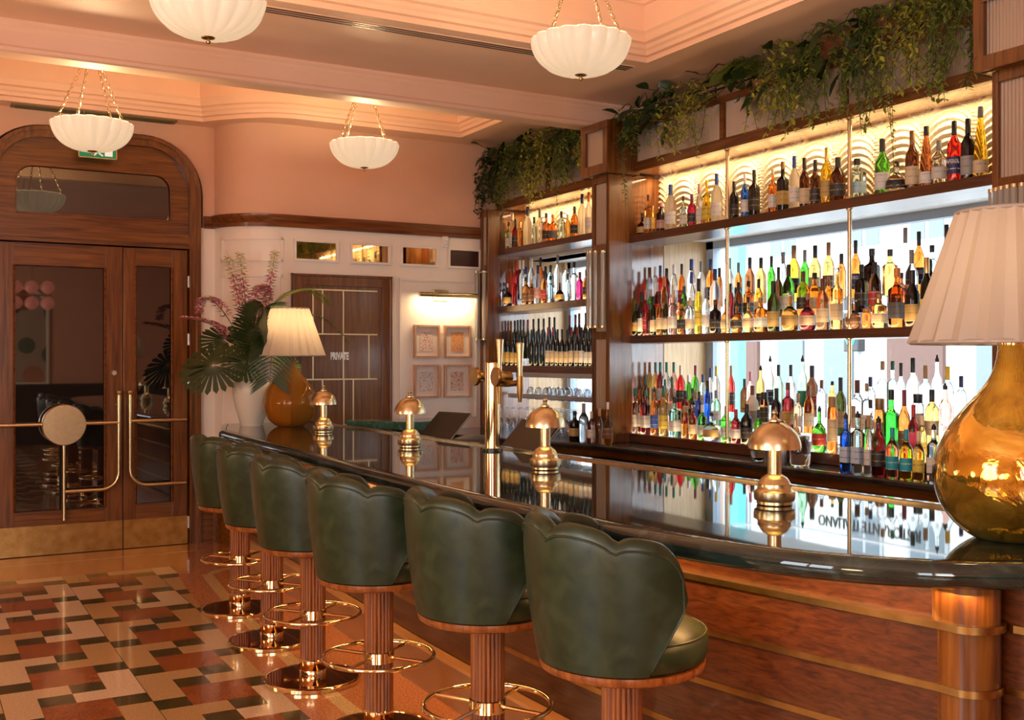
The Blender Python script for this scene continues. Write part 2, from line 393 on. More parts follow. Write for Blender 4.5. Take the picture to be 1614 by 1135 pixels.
# wall with openings: walls behind and beside the camera with tall windows
m = MB().box(-3.3, -3.15, -3.1, .3, 0, 3.8).box(-3.3, -3.15, 2.4, 9.75, 0, 3.8).box(-3.3, -3.15, .3, 2.4, 0, .85).box(-3.3, -3.15, .3, 2.4, 3.05, 3.8).box(-3.3, -3.15, 1.3, 1.4, .85, 3.05)
struct(m.build('wall_left', PINK, smooth=False))
m = MB().box(-3.15, -1.8, -3.1, -2.95, 0, 3.8).box(0, 6, -3.1, -2.95, 0, 3.8).box(-1.8, 0, -3.1, -2.95, 0, 1.0).box(-1.8, 0, -3.1, -2.95, 3.0, 3.8).box(-.95, -.85, -3.1, -2.95, 1.0, 3.0)
struct(m.build('wall_back', PINK, smooth=False))
struct(MB().box(0, 4.95, -2.95, -2.90, 0, 1.15).box(-3.15, -3.10, 2.4, 9.5, 0, 1.15).build('wall_back_panel', P('dark_wainscot', (.035, .018, .012), .4), smooth=False))
struct(MB().box(5.28, 5.5, 3.3, 9.7, 2.56, 3.8).box(5.28, 5.9, 3.3, 9.2, 0, .95).box(4.95, 5.9, -3.1, 3.3, 0, 3.8).build('wall_right', PINK, smooth=False))
# entrance wall with an arched opening
XA, XB, ZA, RA = .50, 2.28, 3.53, .50
def arch(x0, x1, zt, r, n=10, ry=None):
    ry = ry or r
    pts = [(x0, 0)]
    pts += [(x0 + r - r * math.cos(PI / 2 * k / n), zt - ry + ry * math.sin(PI / 2 * k / n)) for k in range(n + 1)]
    pts += [(x1 - r + r * math.sin(PI / 2 * k / n), zt - ry + ry * math.cos(PI / 2 * k / n)) for k in range(n + 1)]
    return pts + [(x1, 0)]
A = arch(XA, XB, ZA, RA)
half = len(A) // 2; mid = (XA + XB) / 2
def prism_xz(mb, poly, y0, y1, mi=0):
    n = len(poly); v = [(x, y0, z) for x, z in poly] + [(x, y1, z) for x, z in poly]
    mb.add(v, [tuple(range(n)), tuple(range(2 * n - 1, n - 1, -1))] + [(i, n + i, n + (i + 1) % n, (i + 1) % n) for i in range(n)], mi); return mb
m = MB()
prism_xz(m, [(-3.2, 0)] + A[:half] + [(mid, ZA), (mid, 3.75), (-3.2, 3.75)], YD, YD + .15)
prism_xz(m, [(mid, 3.75), (mid, ZA)] + A[half:] + [(2.6, 0), (2.6, 3.75)], YD, YD + .15)
struct(m.build('wall_entrance', PINK, smooth=False))
struct(MB().box(2.245, 2.45, YD - .012, YD, .74, 2.76).build('wall_entrance_panel', CREAMW, smooth=False))
struct(MB().box(2.245, 2.40, YD - .03, YD, 0, .74).box(2.245, 2.40, YD - .04, YD, .52, .55).box(2.245, 2.4, YD - .04, YD, .30, .33).build('baseboard_entrance', WOOD_X, smooth=False))
# bar-end wall: convex corner, then flat to the bottle wall
CW = [(2.86 - .48 * math.cos(PI / 2 * k / 14), 9.55 - .45 * math.sin(PI / 2 * k / 14)) for k in range(15)] + [(4.95, YP), (5.4, YP)]
def wall_curve(z0, z1, off, name, mat):
    return struct(MB().sweep(CW, [(0 - off, z0), (0 - off, z1), (.12, z1), (.12, z0)]).build(name, mat, smooth=True))
wall_curve(0, 2.77, 0, 'wall_far', CREAMW)
wall_curve(2.77, 3.75, 0, 'wall_far_upper', PINK)
struct(MB().sweep(CW[:9], [(0, 0), (-.018, 0), (-.018, .74), (0, .74)]).build('baseboard_far', WOOD_X))
railp = [(.02, 2.755), (-.022, 2.755), (-.03, 2.785), (-.018, 2.80), (-.03, 2.825), (-.045, 2.845), (-.045, 2.862), (.02, 2.862)]
struct(MB().sweep(CW[:-1], railp).build('trim_1', WOOD_RED))
struct(MB().sweep([(2.285, YD), (2.40, YD)], [(d * .8, z) for d, z in railp]).build('trim_2', WOOD_RED))

# ceiling: margin at 3.65 with two recessed coffers, a down-stand beam between
N0 = [(-2.6, -1.6), (4.47, -1.6), (4.47, 6.0), (-2.6, 6.0)]
far_edge = [(2.24, 9.36)] + [(2.24 + (2.93 - 2.24) * k / 12, 9.36 - .51 * math.sin(PI / 2 * k / 12) ** .9) for k in range(1, 13)] + [(4.47, 8.85)]
F0 = [(-2.6, 7.26), (4.47, 7.26)] + far_edge[::-1] + [(-2.6, 9.36)]
m = MB().box(-3.3, 5.5, -3.1, -1.6, ZM, 3.75).box(-3.3, -2.6, -1.6, 9.75, ZM, 3.75).box(4.47, 5.5, -1.6, 8.86, ZM, 3.75).box(-2.6, 4.47, 6.0, 7.1, ZM, 3.75)
m.prism([(-2.6, 9.36)] + far_edge + [(5.5, 8.85), (5.5, 9.75), (-2.6, 9.75)], ZM, 3.75)
m.box(-2.9, 4.9, -1.9, 6.3, 4.13, 4.2).box(-2.9, 4.9, 7.1, 9.75, 4.13, 4.2)
struct(m.build('ceiling', PINK_C, smooth=False))
corn = [(-.02, 3.70), (0, 3.65), (.012, 3.65), (.012, 3.685), (.04, 3.69), (.045, 3.715), (.06, 3.73), (.06, 3.755), (.085, 3.765), (.09, 3.81), (.105, 3.83), (.105, 4.00), (.13, 4.005), (.135, 4.035), (.17, 4.06), (.175, 4.09), (.20, 4.12), (.2, 4.16), (-.02, 4.16)]
struct(MB().sweep(N0, corn, closed=True).build('trim_3', PINK_C, ang=25))
struct(MB().sweep(F0, corn, closed=True).build('trim_4', PINK_C, ang=25))
bp = [(.0, 3.66), (.0, 3.63), (.018, 3.615), (.018, 3.60), (.03, 3.585), (.03, 3.50), (.018, 3.485), (.02, 3.465), (.035, 3.455), (.19, 3.455), (.19, 3.70), (0, 3.70)]
struct(MB().sweep([(-3.2, 7.085), (5.3, 7.085)], bp).build('ceiling_beam', PINK_C, ang=25))

def print_mat(name, pal, bg_, sc_):
    m, nt, b = new_mat(name); v = coords(nt)
    vo = node(nt, 'ShaderNodeTexVoronoi'); vo.inputs['Scale'].default_value = sc_; nt.links.new(v, vo.inputs[0])
    wn = node(nt, 'ShaderNodeSeparateColor'); nt.links.new(vo.outputs['Color'], wn.inputs[0])
    f = (S(nt, vo.outputs['Distance'])).lt(.42) * S(nt, wn.outputs[0])
    st = [(0, bg_), (.08, bg_)] + [(.1 + .9 * i / len(pal), c) for i, c in enumerate(pal)]
    r = ramp(nt, f.k, st); nt.nodes[-1].color_ramp.interpolation = 'CONSTANT'
    nt.links.new(r, b.inputs['Base Color']); return m
# what the door glass mirrors: an arched painting and a globe chandelier at the near end of the room
t = thing('arched_painting', 'arched abstract painting on the near wall, seen mirrored in the door glass', 'picture')
m = MB(); A2 = arch(1.30, 2.36, 2.95, .42); prism_xz(m, [(x, z if z > 0 else 1.16) for x, z in A2], -2.95, -2.93); m.build('canvas', print_mat('arch_print', [(.30, .10, .05), (.10, .14, .09), (.45, .22, .12), (.12, .08, .06)], (.40, .34, .28), 2.2), t, False)
m = MB().tube([(x, -2.925, z if z > 0 else 1.16) for x, z in A2], .035, 6, True); m.build('frame', WHITE, t)
t = thing('globe_chandelier', 'pink glass globe chandelier at the near end of the room, mirrored in the door glass', 'ceiling light', (1.80, .0, 2.66))
PG = P('pink_globe_glass', (.75, .28, .20), .3); PG.node_tree.nodes['Principled BSDF'].inputs['Emission Color'].default_value = (.9, .30, .20, 1); PG.node_tree.nodes['Principled BSDF'].inputs['Emission Strength'].default_value = .5
for dx in (-.24, 0, .24):
    for dz in (-.13, .13): MB().lathe([(.001, -.11), (.06, -.09), (.10, -.04), (.11, 0), (.10, .04), (.06, .09), (.001, .11)], 20, (dx, 0, dz)).build('globe', PG, t)
MB().tube([(-.3, 0, 0), (.3, 0, 0)], .012, 8).tube([(0, 0, 0), (0, 0, .98)], .01, 8).build('brass_arm', BRASS, t)

# ------------------------------------------------------------------ ceiling fittings
d = thing('slot_diffuser', 'long black slotted air diffuser in the pink ceiling before the beam', 'air vent')
m = MB().box(-2.2, 4.44, 6.10, 6.225, ZM - .004, ZM + .01); m.build('frame', PINK_C, d, False)
m = MB()
for k in range(3): m.box(-2.2, 4.43, 6.115 + k * .036, 6.131 + k * .036, ZM - .006, ZM)
m.build('slot', DARK, d, False)
d = thing('ceiling_grille', 'olive metal air grille in the ceiling above the entrance doors', 'air vent')
bx(.74, 2.03, 9.40, 9.53, ZM - .012, ZM).build('frame', P('olive_metal', (.17, .13, .05), .5), d, False)
m = MB()
for k in range(7): m.box(.77, 2.0, 9.415 + k * .016, 9.421 + k * .016, ZM - .016, ZM - .01)
m.build('slat', P('olive_metal_dark', (.10, .075, .025), .5), d, False)

def pendant_proto():
    root = empty('pendant_lamp')
    n = 18
    sect = lambda a: 1 + .075 * abs(math.cos(a * n / 2)) - .05
    prof = []
    for k in range(15):
        t = k / 14; a = PI / 2 * t
        prof.append((.265 * math.cos(a) ** .72 + .0001, -.185 * math.sin(a) ** 1.15))
    inner = [(r * .965 + (.0 if r > .01 else 0), z + .008) for r, z in prof[::-1]]
    m = MB()
    def sc_(r): return max(0, min(1, r / .08))
    rows = []
    for r, z in prof + inner:
        rows.append([((r * (1 + (sect(a) - 1) * sc_(r))) * math.cos(a), (r * (1 + (sect(a) - 1) * sc_(r))) * math.sin(a), z) for a in [2 * PI * i / 144 for i in range(144)]])
    m.grid(rows, close_u=True); m.build('glass_bowl', OPAL, root, ang=60)
    m = MB().lathe([(r_, z_ + .02) for r_, z_ in ((.001, -.235), (.010, -.232), (.012, -.222), (.006, -.218), (.006, -.212), (.03, -.208), (.034, -.202), (.001, -.195))], 20)
    m.build('boss', BRASS_DARK, root)
    link = MB()
    lp = [(.009 * math.cos(a), 0, .017 * math.sin(a)) for a in [2 * PI * i / 10 for i in range(10)]]
    for q in range(4):
        a = R(20) + q * PI / 2
        p0 = Vector((.25 * math.cos(a), .25 * math.sin(a), -.005)); p1 = Vector((.02 * math.cos(a), .02 * math.sin(a), .50))
        L = (p1 - p0); nl = int(L.length / .027); rot = L.to_track_quat('Z', 'Y').to_matrix().to_4x4()
        c = MB()
        for i in range(nl):
            c.M = Matrix.Translation(p0 + L * ((i + .5) / nl)) @ rot @ Matrix.Rotation(PI / 2 * (i % 2), 4, 'Z')
            c.tube(lp, .0026, 5, True)
        c.build('chain', BRASS, root)
    m = MB().tube([(.03 * math.cos(a), .03 * math.sin(a), .505) for a in [2 * PI * i / 20 for i in range(20)]], .006, 8, True).cyl((0, 0, .5), .008, .38, 10)
    m.build('stem', BRASS, root)
    MB().lathe([(.001, .855), (.03, .86), (.055, .885), (.06, .91), (.06, .93)], 24).build('ceiling_rose', BRASS, root)
    return root
PEND = [(1.25, 5.13, 3.31, 'fluted white glass pendant bowl cut off by the picture top edge'), (3.15, 4.82, 3.31, 'large fluted white pendant bowl hanging in front of the hanging plants'),
        (1.11, 7.76, 3.205, 'fluted white pendant bowl hanging before the arched entrance doors'), (3.13, 7.88, 3.29, 'smaller-looking fluted white pendant bowl hanging before the far pink wall')]
pp = None
for x, y, z, lb in PEND:
    o = pp if pp is None else copy_tree(pp)
    if pp is None: pp = o = pendant_proto()
    o.location = (x, y, z); tag(o, lb, 'pendant light', 'white glass pendant bowls')
    lamp('pendant_light', 'POINT', (x, y, z - .05), 24, WARM, .05)

# ------------------------------------------------------------------ entrance doors
d1 = struct(empty('door_1'))
ys = YD - .035
fr = MB()
Ao = arch(XA + .03, XB - .03, ZA - .02, .47, 14); Ai = arch(.625, 2.152, 3.42, .36, 14)
def ring_xz(mb, po, pi_, y0, y1):
    n = len(po)
    mb.add([(x, y0, z) for x, z in po] + [(x, y0, z) for x, z in pi_], [(i, i + 1, n + i + 1, n + i) for i in range(n - 1)])
    mb.add([(x, y0, z) for x, z in pi_] + [(x, y1, z) for x, z in pi_], [(i, i + 1, n + i + 1, n + i) for i in range(n - 1)])
    mb.add([(x, y0, z) for x, z in po] + [(x, y1, z) for x, z in po], [(i, i + 1, n + i + 1, n + i) for i in range(n - 1)]); return mb
# stepped architrave: three rings
def lerp_poly(a, b, t): return [(p[0] + (q[0] - p[0]) * t, p[1] + (q[1] - p[1]) * t) for p, q in zip(a, b)]
ring_xz(fr, Ao, lerp_poly(Ao, Ai, .35), ys - .03, YD + .08)
ring_xz(fr, lerp_poly(Ao, Ai, .35), lerp_poly(Ao, Ai, .75), ys - .015, YD + .08)
ring_xz(fr, lerp_poly(Ao, Ai, .75), Ai, ys - .03, YD + .12)
fr.build('frame', WOOD_V, d1, ang=30)
MB().box(.626, 2.151, ys - .02, YD + .1, 2.565, 2.60).box(.626, 2.151, ys - .035, YD + .1, 2.60, 2.655).box(.626, 2.151, ys - .02, YD + .1, 2.655, 2.69).build('transom_bar', WOOD_X, d1, False)
# transom: wooden panel with a rounded glass
tr = MB(); Ti = arch(.783, 1.999, 3.185, .13, 8); Tj = [(x, 2.69 if z == 0 else z) for x, z in Ai]; Ti = [(x, 2.80 if z == 0 else z) for x, z in arch(.783, 1.999, 3.19, .13, 14)]
n = len(Tj)
yt = ys + .02
tr.add([(x, yt, z) for x, z in Tj] + [(x, yt, z) for x, z in Ti], [(i, (i + 1) % n, n + (i + 1) % n, n + i) for i in range(n)])
tr.add([(x, yt, z) for x, z in Ti] + [(x, yt + .03, z) for x, z in Ti], [(i, (i + 1) % n, n + (i + 1) % n, n + i) for i in range(n)])
to = tr.build('transom', WOOD_X, d1)
MB().tube([(x, yt, z) for x, z in Ti], .007, 6, True).build('glazing_bead', WOOD_RED, to)
mg = MB(); prism_xz(mg, Ti, yt + .02, yt + .026); mg.build('glass_pane', DOORGLASS, to, False)
def leaf(x0, x1, gx0, gx1, gz0, gz1):
    o = empty('door_leaf'); o.parent = d1
    m = MB(); y0, y1 = ys + .01, ys + .055
    m.box(x0, gx0, y0, y1, .004, 2.555); m.box(gx1, x1, y0, y1, .004, 2.555)
    m.build('stile', WOOD_V, o, False, .004)
    m = MB().box(gx0, gx1, y0 + .001, y1, .004, gz0).box(gx0, gx1, y0 + .001, y1, gz1, 2.555); m.build('rail', WOOD_X, o, False)
    m = MB().tube([(gx0, y0, gz0), (gx1, y0, gz0), (gx1, y0, gz1), (gx0, y0, gz1)], .011, 4, True); m.build('glazing_bead', WOOD_RED, o, False)
    bx(gx0, gx1, y0 + .022, y0 + .03, gz0, gz1).build('glass_pane', DOORGLASS, o, False)
    bx(x0 + .002, x1 - .002, y0 - .004, y0 + .002, .006, .246).build('kick_plate', BRASS_DARK, o, False)
    return o
l1 = leaf(.635, 1.604, .769, 1.464, .365, 2.37); l2 = leaf(1.609, 2.143, 1.709, 2.012, .375, 2.40)
yh = ys - .055
def arc_xz(cx, cz, r, a0, a1, n=8): return [(cx + r * math.cos(a0 + (a1 - a0) * k / n), yh, cz + r * math.sin(a0 + (a1 - a0) * k / n)) for k in range(n + 1)]
m = MB()
m.tube([(1.562, yh, 1.31), (1.562, yh, .66)] + arc_xz(1.422, .66, .14, 0, -PI / 2)[1:] + [(1.14, yh, .52)], .0155, 10)
m.tube([(1.135, yh, 1.07), (1.135, yh, .285)], .017, 10)
m.tube([(.655, yh, 1.075), (1.562, yh, 1.075)], .0155, 10)
for x, z in ((.66, 1.075), (1.14, .30), (1.562, 1.22)): m.tube([(x, yh, z), (x, ys + .012, z)], .012, 8)
m.lathe([(.001, 0), (.022, .004), (.028, .02), (.022, .036), (.001, .04)], 14, (1.562, yh, 1.305))
h1 = m.build('pull_handle', BRASS, l1)
m = MB(); m.M = Matrix.Translation((1.132, ys + .0, 1.07)) @ Matrix.Rotation(R(90), 4, 'X')
m.lathe([(.10, -.008), (.10, .03), (.162, .032), (.168, .04), (.168, .105), (.162, .112), (.001, .112)], 48); m.build('handle_disc', BRASS, h1)
m = MB()
m.tube([(1.653, yh, 1.31), (1.653, yh, .68)] + arc_xz(1.793, .68, .14, PI, 1.5 * PI)[1:] + [(2.118, yh, .54)], .0155, 10)
m.tube([(1.653, yh, 1.085), (2.118, yh, 1.085)], .0155, 10)
for x, z in ((2.112, 1.085), (2.112, .54), (1.653, 1.22)): m.tube([(x, yh, z), (x, ys + .012, z)], .012, 8)
m.lathe([(.001, 0), (.022, .004), (.028, .02), (.022, .036), (.001, .04)], 14, (1.653, yh, 1.305))
m.build('pull_handle', BRASS, l2)
m = MB(); m.M = Matrix.Translation((1.535, ys + .01, 1.49)) @ Matrix.Rotation(R(90), 4, 'X'); m.lathe([(.001, -.004), (.026, -.004), (.026, .012), (.018, .02), (.001, .02)], 18); m.build('lock_cylinder', STEEL, l1)
for z in (.19, 1.40, 1.78, 2.28): MB().cyl((2.148, ys + .004, z - .05), .008, .10, 10).build('hinge', STEEL, l2)
# dark lobby beyond the doors
struct(MB().box(.3, 2.3, 9.75, 11.2, -.1, 0).box(.3, 2.3, 11.2, 11.3, 0, 3.6).box(.2, .3, 9.7, 11.3, 0, 3.6).box(2.3, 2.36, 9.7, 11.3, 0, 3.6).box(.2, 2.4, 9.7, 11.3, 3.6, 3.7).build('wall_lobby', P('lobby_brown', (.05, .025, .015), .6), smooth=False))
# exit sign
e = thing('exit_sign', 'green and white emergency exit sign hanging above the entrance doors', 'sign')
EXG = P('sign_green', (.0, .20, .09), .4); EXW = P('sign_white', (.85, .9, .85), .4)
for q in (EXG, EXW):
    b_ = q.node_tree.nodes['Principled BSDF']; b_.inputs['Emission Color'].default_value = b_.inputs['Base Color'].default_value; b_.inputs['Emission Strength'].default_value = .35
bx(1.235, 1.535, 9.385, 9.40, 3.262, 3.40).build('panel', EXG, e, False)
m = MB()
for z0, z1, x0, x1 in ((3.262, 3.268, 1.235, 1.535), (3.394, 3.40, 1.235, 1.535), (3.262, 3.40, 1.235, 1.241), (3.262, 3.40, 1.529, 1.535)): m.box(x0, x1, 9.380, 9.402, z0, z1)
m.build('frame', BRASS, e, False)
m = MB(); m.box(1.44, 1.50, 9.381, 9.385, 3.285, 3.375)
m.tube([(1.36, 9.383, 3.34), (1.385, 9.383, 3.325), (1.40, 9.383, 3.30), (1.425, 9.383, 3.285)], .006, 6).tube([(1.385, 9.383, 3.325), (1.37, 9.383, 3.30), (1.355, 9.383, 3.285)], .006, 6).lathe([(.001, -.011), (.011, 0), (.001, .011)], 8, (1.372, 9.383, 3.36))
m.tube([(1.27, 9.383, 3.33), (1.33, 9.383, 3.33)], .006, 6).tube([(1.29, 9.383, 3.35), (1.265, 9.383, 3.33), (1.29, 9.383, 3.31)], .006, 6)
m.build('pictogram', EXW, e, False)
m = MB().tube([(1.28, 9.39, 3.40), (1.28, 9.39, ZM)], .003, 6).tube([(1.49, 9.39, 3.40), (1.49, 9.39, ZM)], .003, 6); m.build('hanger', STEEL, e)

# ------------------------------------------------------------------ far wall: private door, panels, mirrors, pictures
yp = YP
d2 = struct(empty('door_2'))
m = MB().box(2.94, 3.025, yp - .03, yp + .06, 0, 2.345).box(3.775, 3.86, yp - .03, yp + .06, 0, 2.345).box(3.025, 3.775, yp - .03, yp + .06, 2.255, 2.345)
m.box(2.93, 2.95, yp - .042, yp, 0, 2.355).box(3.85, 3.87, yp - .042, yp, 0, 2.355).box(2.93, 3.87, yp - .042, yp, 2.335, 2.355)
m.build('frame', WOOD_V, d2, False, .004)
lf = bx(3.025, 3.775, yp - .012, yp + .05, .005, 2.255).build('door_leaf', wood('private_door_oak', (.09, .035, .012), (.16, .068, .026), (.21, .10, .045), 'z', .25), d2, False)
m = MB()
def inl(x0, x1, z0, z1): m.box(x0, x1, yp - .0155, yp - .01, z0, z1)
w = .006
for z in (2.222, 1.83, 1.428, 1.02, .62, .22): inl(3.06, 3.735, z - w, z + w)
for x, z0, z1 in ((3.127, 1.428, 2.222), (3.215, 1.83, 2.222), (3.409, 1.83, 2.222), (3.409, 1.428, 1.83), (3.652, 1.428, 1.83), (3.215, 1.02, 1.428), (3.413, 1.02, 1.428), (3.503, 1.02, 1.428), (3.3, .62, 1.02), (3.6, .62, 1.02), (3.409, .22, .62)): inl(x - w, x + w, z0, z1)
m.build('brass_inlay', P('bright_brass_inlay', (.90, .74, .46), .38, .85), lf, False)
text('door_lettering', 'PRIVATE', P('brushed_lettering', (.85, .80, .72), .3, .6), .088, (3.373, yp - .016, 1.632), (R(90), 0, 0), lf, .52, bold=.004)
def moulding(name, x0, x1, z0, z1, k=.022):
    m = MB().box(x0, x1, yp - .014, yp, z0, z0 + k).box(x0, x1, yp - .014, yp, z1 - k, z1).box(x0, x0 + k, yp - .014, yp, z0 + k, z1 - k).box(x1 - k, x1, yp - .014, yp, z0 + k, z1 - k)
    return struct(m.build(name, CREAMW, smooth=False, bevel=.004))
def curved_mould(name, z0, z1, i0, i1):
    seg = CW[i0:i1]; k = .022; m = MB()
    for a, b in ((z0, z0 + k), (z1 - k, z1)): m.sweep(seg, [(0, a), (-.014, a), (-.014, b), (0, b)])
    for s_ in (seg[:2], seg[-2:]):
        p, q = Vector(s_[0]), Vector(s_[1]); dd = (q - p).normalized() * k
        c_ = p if s_ is not seg[-2:] else q
        m.sweep([tuple(p), tuple(p + dd)] if s_[0] == seg[0] else [tuple(q - dd), tuple(q)], [(0, z0), (-.014, z0), (-.014, z1), (0, z1)])
    return struct(m.build(name, CREAMW, bevel=0))
curved_mould('trim_5', 2.455, 2.665, 3, 15); curved_mould('trim_6', .95, 2.34, 3, 15)
moulding('trim_7', 3.955, 4.76, 1.05, 2.355)
for x0, x1, lab_, mt in ((2.955, 3.365, 'bronze wall mirror in white frame above the private door frame, next to the curved panel', MIRROR), (3.475, 3.865, 'bronze wall mirror in white frame above the private door, middle one of three', MIRROR), (3.965, 4.345, 'bronze wall mirror in white frame above the brass picture light', MIRROR), (4.45, 4.80, 'dark red inset panel in white frame beside the bottle wall pillar', P('dark_red_panel', (.035, .006, .006), .3))):
    t = thing('framed_mirror' if mt is MIRROR else 'wall_inset', lab_, 'mirror' if mt is MIRROR else 'panel', group='framed insets above the private door')
    bx(x0 + .02, x1 - .02, yp - .004, yp, 2.488, 2.636).build('mirror_pane' if mt is MIRROR else 'inset', mt, t, False)
    k = .022; m = MB().box(x0, x1, yp - .02, yp, 2.465, 2.465 + k).box(x0, x1, yp - .02, yp, 2.637, 2.637 + k).box(x0, x0 + k, yp - .02, yp, 2.487, 2.637).box(x1 - k, x1, yp - .02, yp, 2.487, 2.637)
    m.build('frame', CREAMW, t, False, .003)
s_ = thing('motion_sensor', 'small round white motion sensor high on the far wall beside the mirrors', 'sensor')
bx(4.385, 4.445, yp - .03, yp, 2.66, 2.76).build('body', WHITE, s_, False, .006)
MB().lathe([(.024, 0), (.022, .012), (.012, .022), (.001, .025)], 16).build('lens', WHITE, s_).matrix_local = Matrix.Translation((4.415, yp - .03, 2.70)) @ Matrix.Rotation(R(90), 4, 'X')
# picture light
p_ = thing('picture_light', 'long brass tube picture light above the four framed prints', 'wall light')
MB().cyl((4.11, yp - .11, 2.205), .022, .60, 18, axis='x').build('tube', BRASS, p_)
bx(4.295, 4.45, yp - .02, yp, 2.15, 2.26).build('back_plate', BRASS, p_, False, .004)
MB().tube([(4.37, yp - .02, 2.205), (4.37, yp - .11, 2.205)], .011, 10).build('arm', BRASS, p_)
lamp('picture_light_glow', 'AREA', (4.41, yp - .105, 2.178), 3.4, WARM, .55, .02, (R(25), 0, 0))
ORG = (.75, .16, .05); RD = (.50, .05, .04); BL = (.20, .28, .36); BK = (.05, .04, .05)
PR = [print_mat('print_a', [RD, ORG, (.75, .3, .2), BL], (.62, .55, .48), 75), print_mat('print_b', [ORG, RD, (.8, .3, .1)], (.62, .36, .16), 85), print_mat('print_c', [BL, ORG, (.55, .6, .65)], (.62, .58, .54), 75), print_mat('print_d', [BK, RD, ORG, (.5, .2, .15)], (.58, .48, .40), 70)]
FRW = wood('pale_frame_oak', (.38, .19, .11), (.47, .26, .16), (.55, .33, .21), 'z', .45)
MAT_ = P('mount_board', (.72, .62, .55), .7)
for (x0, x1, z0, z1), pm, lb in (((4.095, 4.355, 1.62, 1.925), PR[0], 'upper framed print of scattered red and blue dashes, beside the private door'), ((4.405, 4.682, 1.62, 1.925), PR[1], 'upper framed orange print next to the bottle wall pillar'), ((4.095, 4.355, 1.248, 1.556), PR[2], 'lower framed print of pale blue and orange dashes, beside the private door'), ((4.405, 4.682, 1.248, 1.556), PR[3], 'lower framed print of black and red dashes near the bottle wall pillar')):
    t = thing('framed_print', lb, 'picture', group='four framed prints on the far wall'); k = .017
    m = MB().box(x0, x1, yp - .035, yp, z0, z0 + k).box(x0, x1, yp - .035, yp, z1 - k, z1).box(x0, x0 + k, yp - .035, yp, z0 + k, z1 - k).box(x1 - k, x1, yp - .035, yp, z0 + k, z1 - k)
    m.build('frame', FRW, t, False)
    bx(x0 + k, x1 - k, yp - .012, yp, z0 + k, z1 - k).build('mount', MAT_, t, False)
    cx, cz = (x0 + x1) / 2, (z0 + z1) / 2
    bx(cx - .066, cx + .066, yp - .016, yp - .010, cz - .09, cz + .09).build('print', pm, t, False)

# ------------------------------------------------------------------ window behind the bottle wall and the street
for k, (y0, y1, lb) in enumerate(((3.45, 6.86, 1), (7.3, 9.0, 2))):
    wn = struct(empty('window_%d' % (k + 1)))
    m = MB()
    for a, b in ((y0, y0 + .09), (y1 - .09, y1)): m.box(5.70, 5.78, a, b, .95, 2.56)
    m.box(5.70, 5.78, y0, y1, .95, 1.01).box(5.70, 5.78, y0, y1, 2.50, 2.56)
    m.build('frame', GREYFR, wn, False)
    bx(5.735, 5.741, y0 + .09, y1 - .09, 1.01, 2.5).build('pane', PANE, wn, False)
    bx(5.27, 5.79, y0 - .02, y1 + .02, 2.56, 2.60).build('soffit', WHITE, wn, False)
    bx(5.27, 5.8, y0, y1, .93, .96).build('sill', WHITE, wn, False)
    m = MB().box(5.27, 5.70, y1 - .005, y1 + .02, .95, 2.56).box(5.27, 5.70, y0 - .02, y0 + .005, .95, 2.56); m.build('reveal_lining', WOOD_PALE, wn, False)
struct(MB().box(5.2, 5.9, 6.88, 7.28, 0, 3.7).box(5.27, 5.9, 9.02, 9.3, 0, 3.7).build('wall_pier', PINK, smooth=False))
STONE = noise_mat('pale_stone', [(.3, (.50, .485, .46)), (.7, (.58, .565, .54))], nscale=1.5, rough=.7)
PAVE = P('street_paving', (.35, .34, .33), .8)
struct(bx(5.9, 40, -25, 60, -.25, -.05).build('street', PAVE, smooth=False))
bld = thing('stone_building', 'pale stone building with tall sash windows across the street', 'building')
BX = 22
bx(BX, BX + 3, -14, 44, -.05, 17).build('wall', STONE, bld, False)
m = MB()
for z in (3.9, 8.2, 12.4): m.box(BX - .35, BX, -14, 44, z, z + .28).box(BX - .2, BX, -14, 44, z - .35, z)
m.build('cornice', STONE, bld, False)
WGL = P('far_window_glass', (.085, .11, .125), .1); WFR = P('far_window_frame', (.30, .31, .31), .5)
for z0 in (4.5, 8.8):
    for k in range(20):
        y = -10 + k * 2.5 + (k % 2) * .5
        f_ = MB().box(BX - .06, BX + .01, y - .6, y + .6, z0, z0 + 2.4).build('window', WFR, bld, False)
        MB().box(BX - .075, BX - .05, y - .5, y - .06, z0 + .1, z0 + 2.3).box(BX - .075, BX - .05, y + .06, y + .5, z0 + .1, z0 + 2.3).build('pane', WGL, f_, False)
BRK = P('red_brown_brick', (.10, .05, .038), .8)
bx(BX - .12, BX, 17.5, 19.2, -.05, 3.5).build('brick_pier', BRK, bld, False); bx(BX - .12, BX, 24.0, 25.2, -.05, 3.5).build('brick_pier', BRK, bld, False)
for y in (13.4, 15.6, 20.4, 22.2): bx(BX - .08, BX, y, y + 1.0, .4, 3.3).build('shop_window', WGL, bld, False)
tl = thing('traffic_light', 'traffic light with green lamp on the street behind the bottles', 'traffic light')
TX, TY = 15.0, 13.75
MB().cyl((TX, TY, -.05), .06, 3.6, 10).build('pole', P('pole_grey', (.3, .32, .34), .5), tl)
bx(TX - .26, TX - .06, TY - .17, TY + .17, 1.75, 2.75).build('housing', DARK, tl, False, .02)
TG = P('green_signal', (.02, .5, .3), .4); TG.node_tree.nodes['Principled BSDF'].inputs['Emission Color'].default_value = (.02, .8, .45, 1); TG.node_tree.nodes['Principled BSDF'].inputs['Emission Strength'].default_value = 2
MB().lathe([(.001, -.1), (.07, -.07), (.1, 0), (.07, .07), (.001, .1)], 14, (TX - .24, TY, 1.95)).build('signal_lens', TG, tl)
tp = thing('shop_post', 'turquoise painted shop front post seen past the window frame', 'post')
bx(7.6, 7.7, 8.62, 8.75, -.05, 3.2).build('post', P('turquoise_paint', (.10, .55, .62), .5), tp, False)
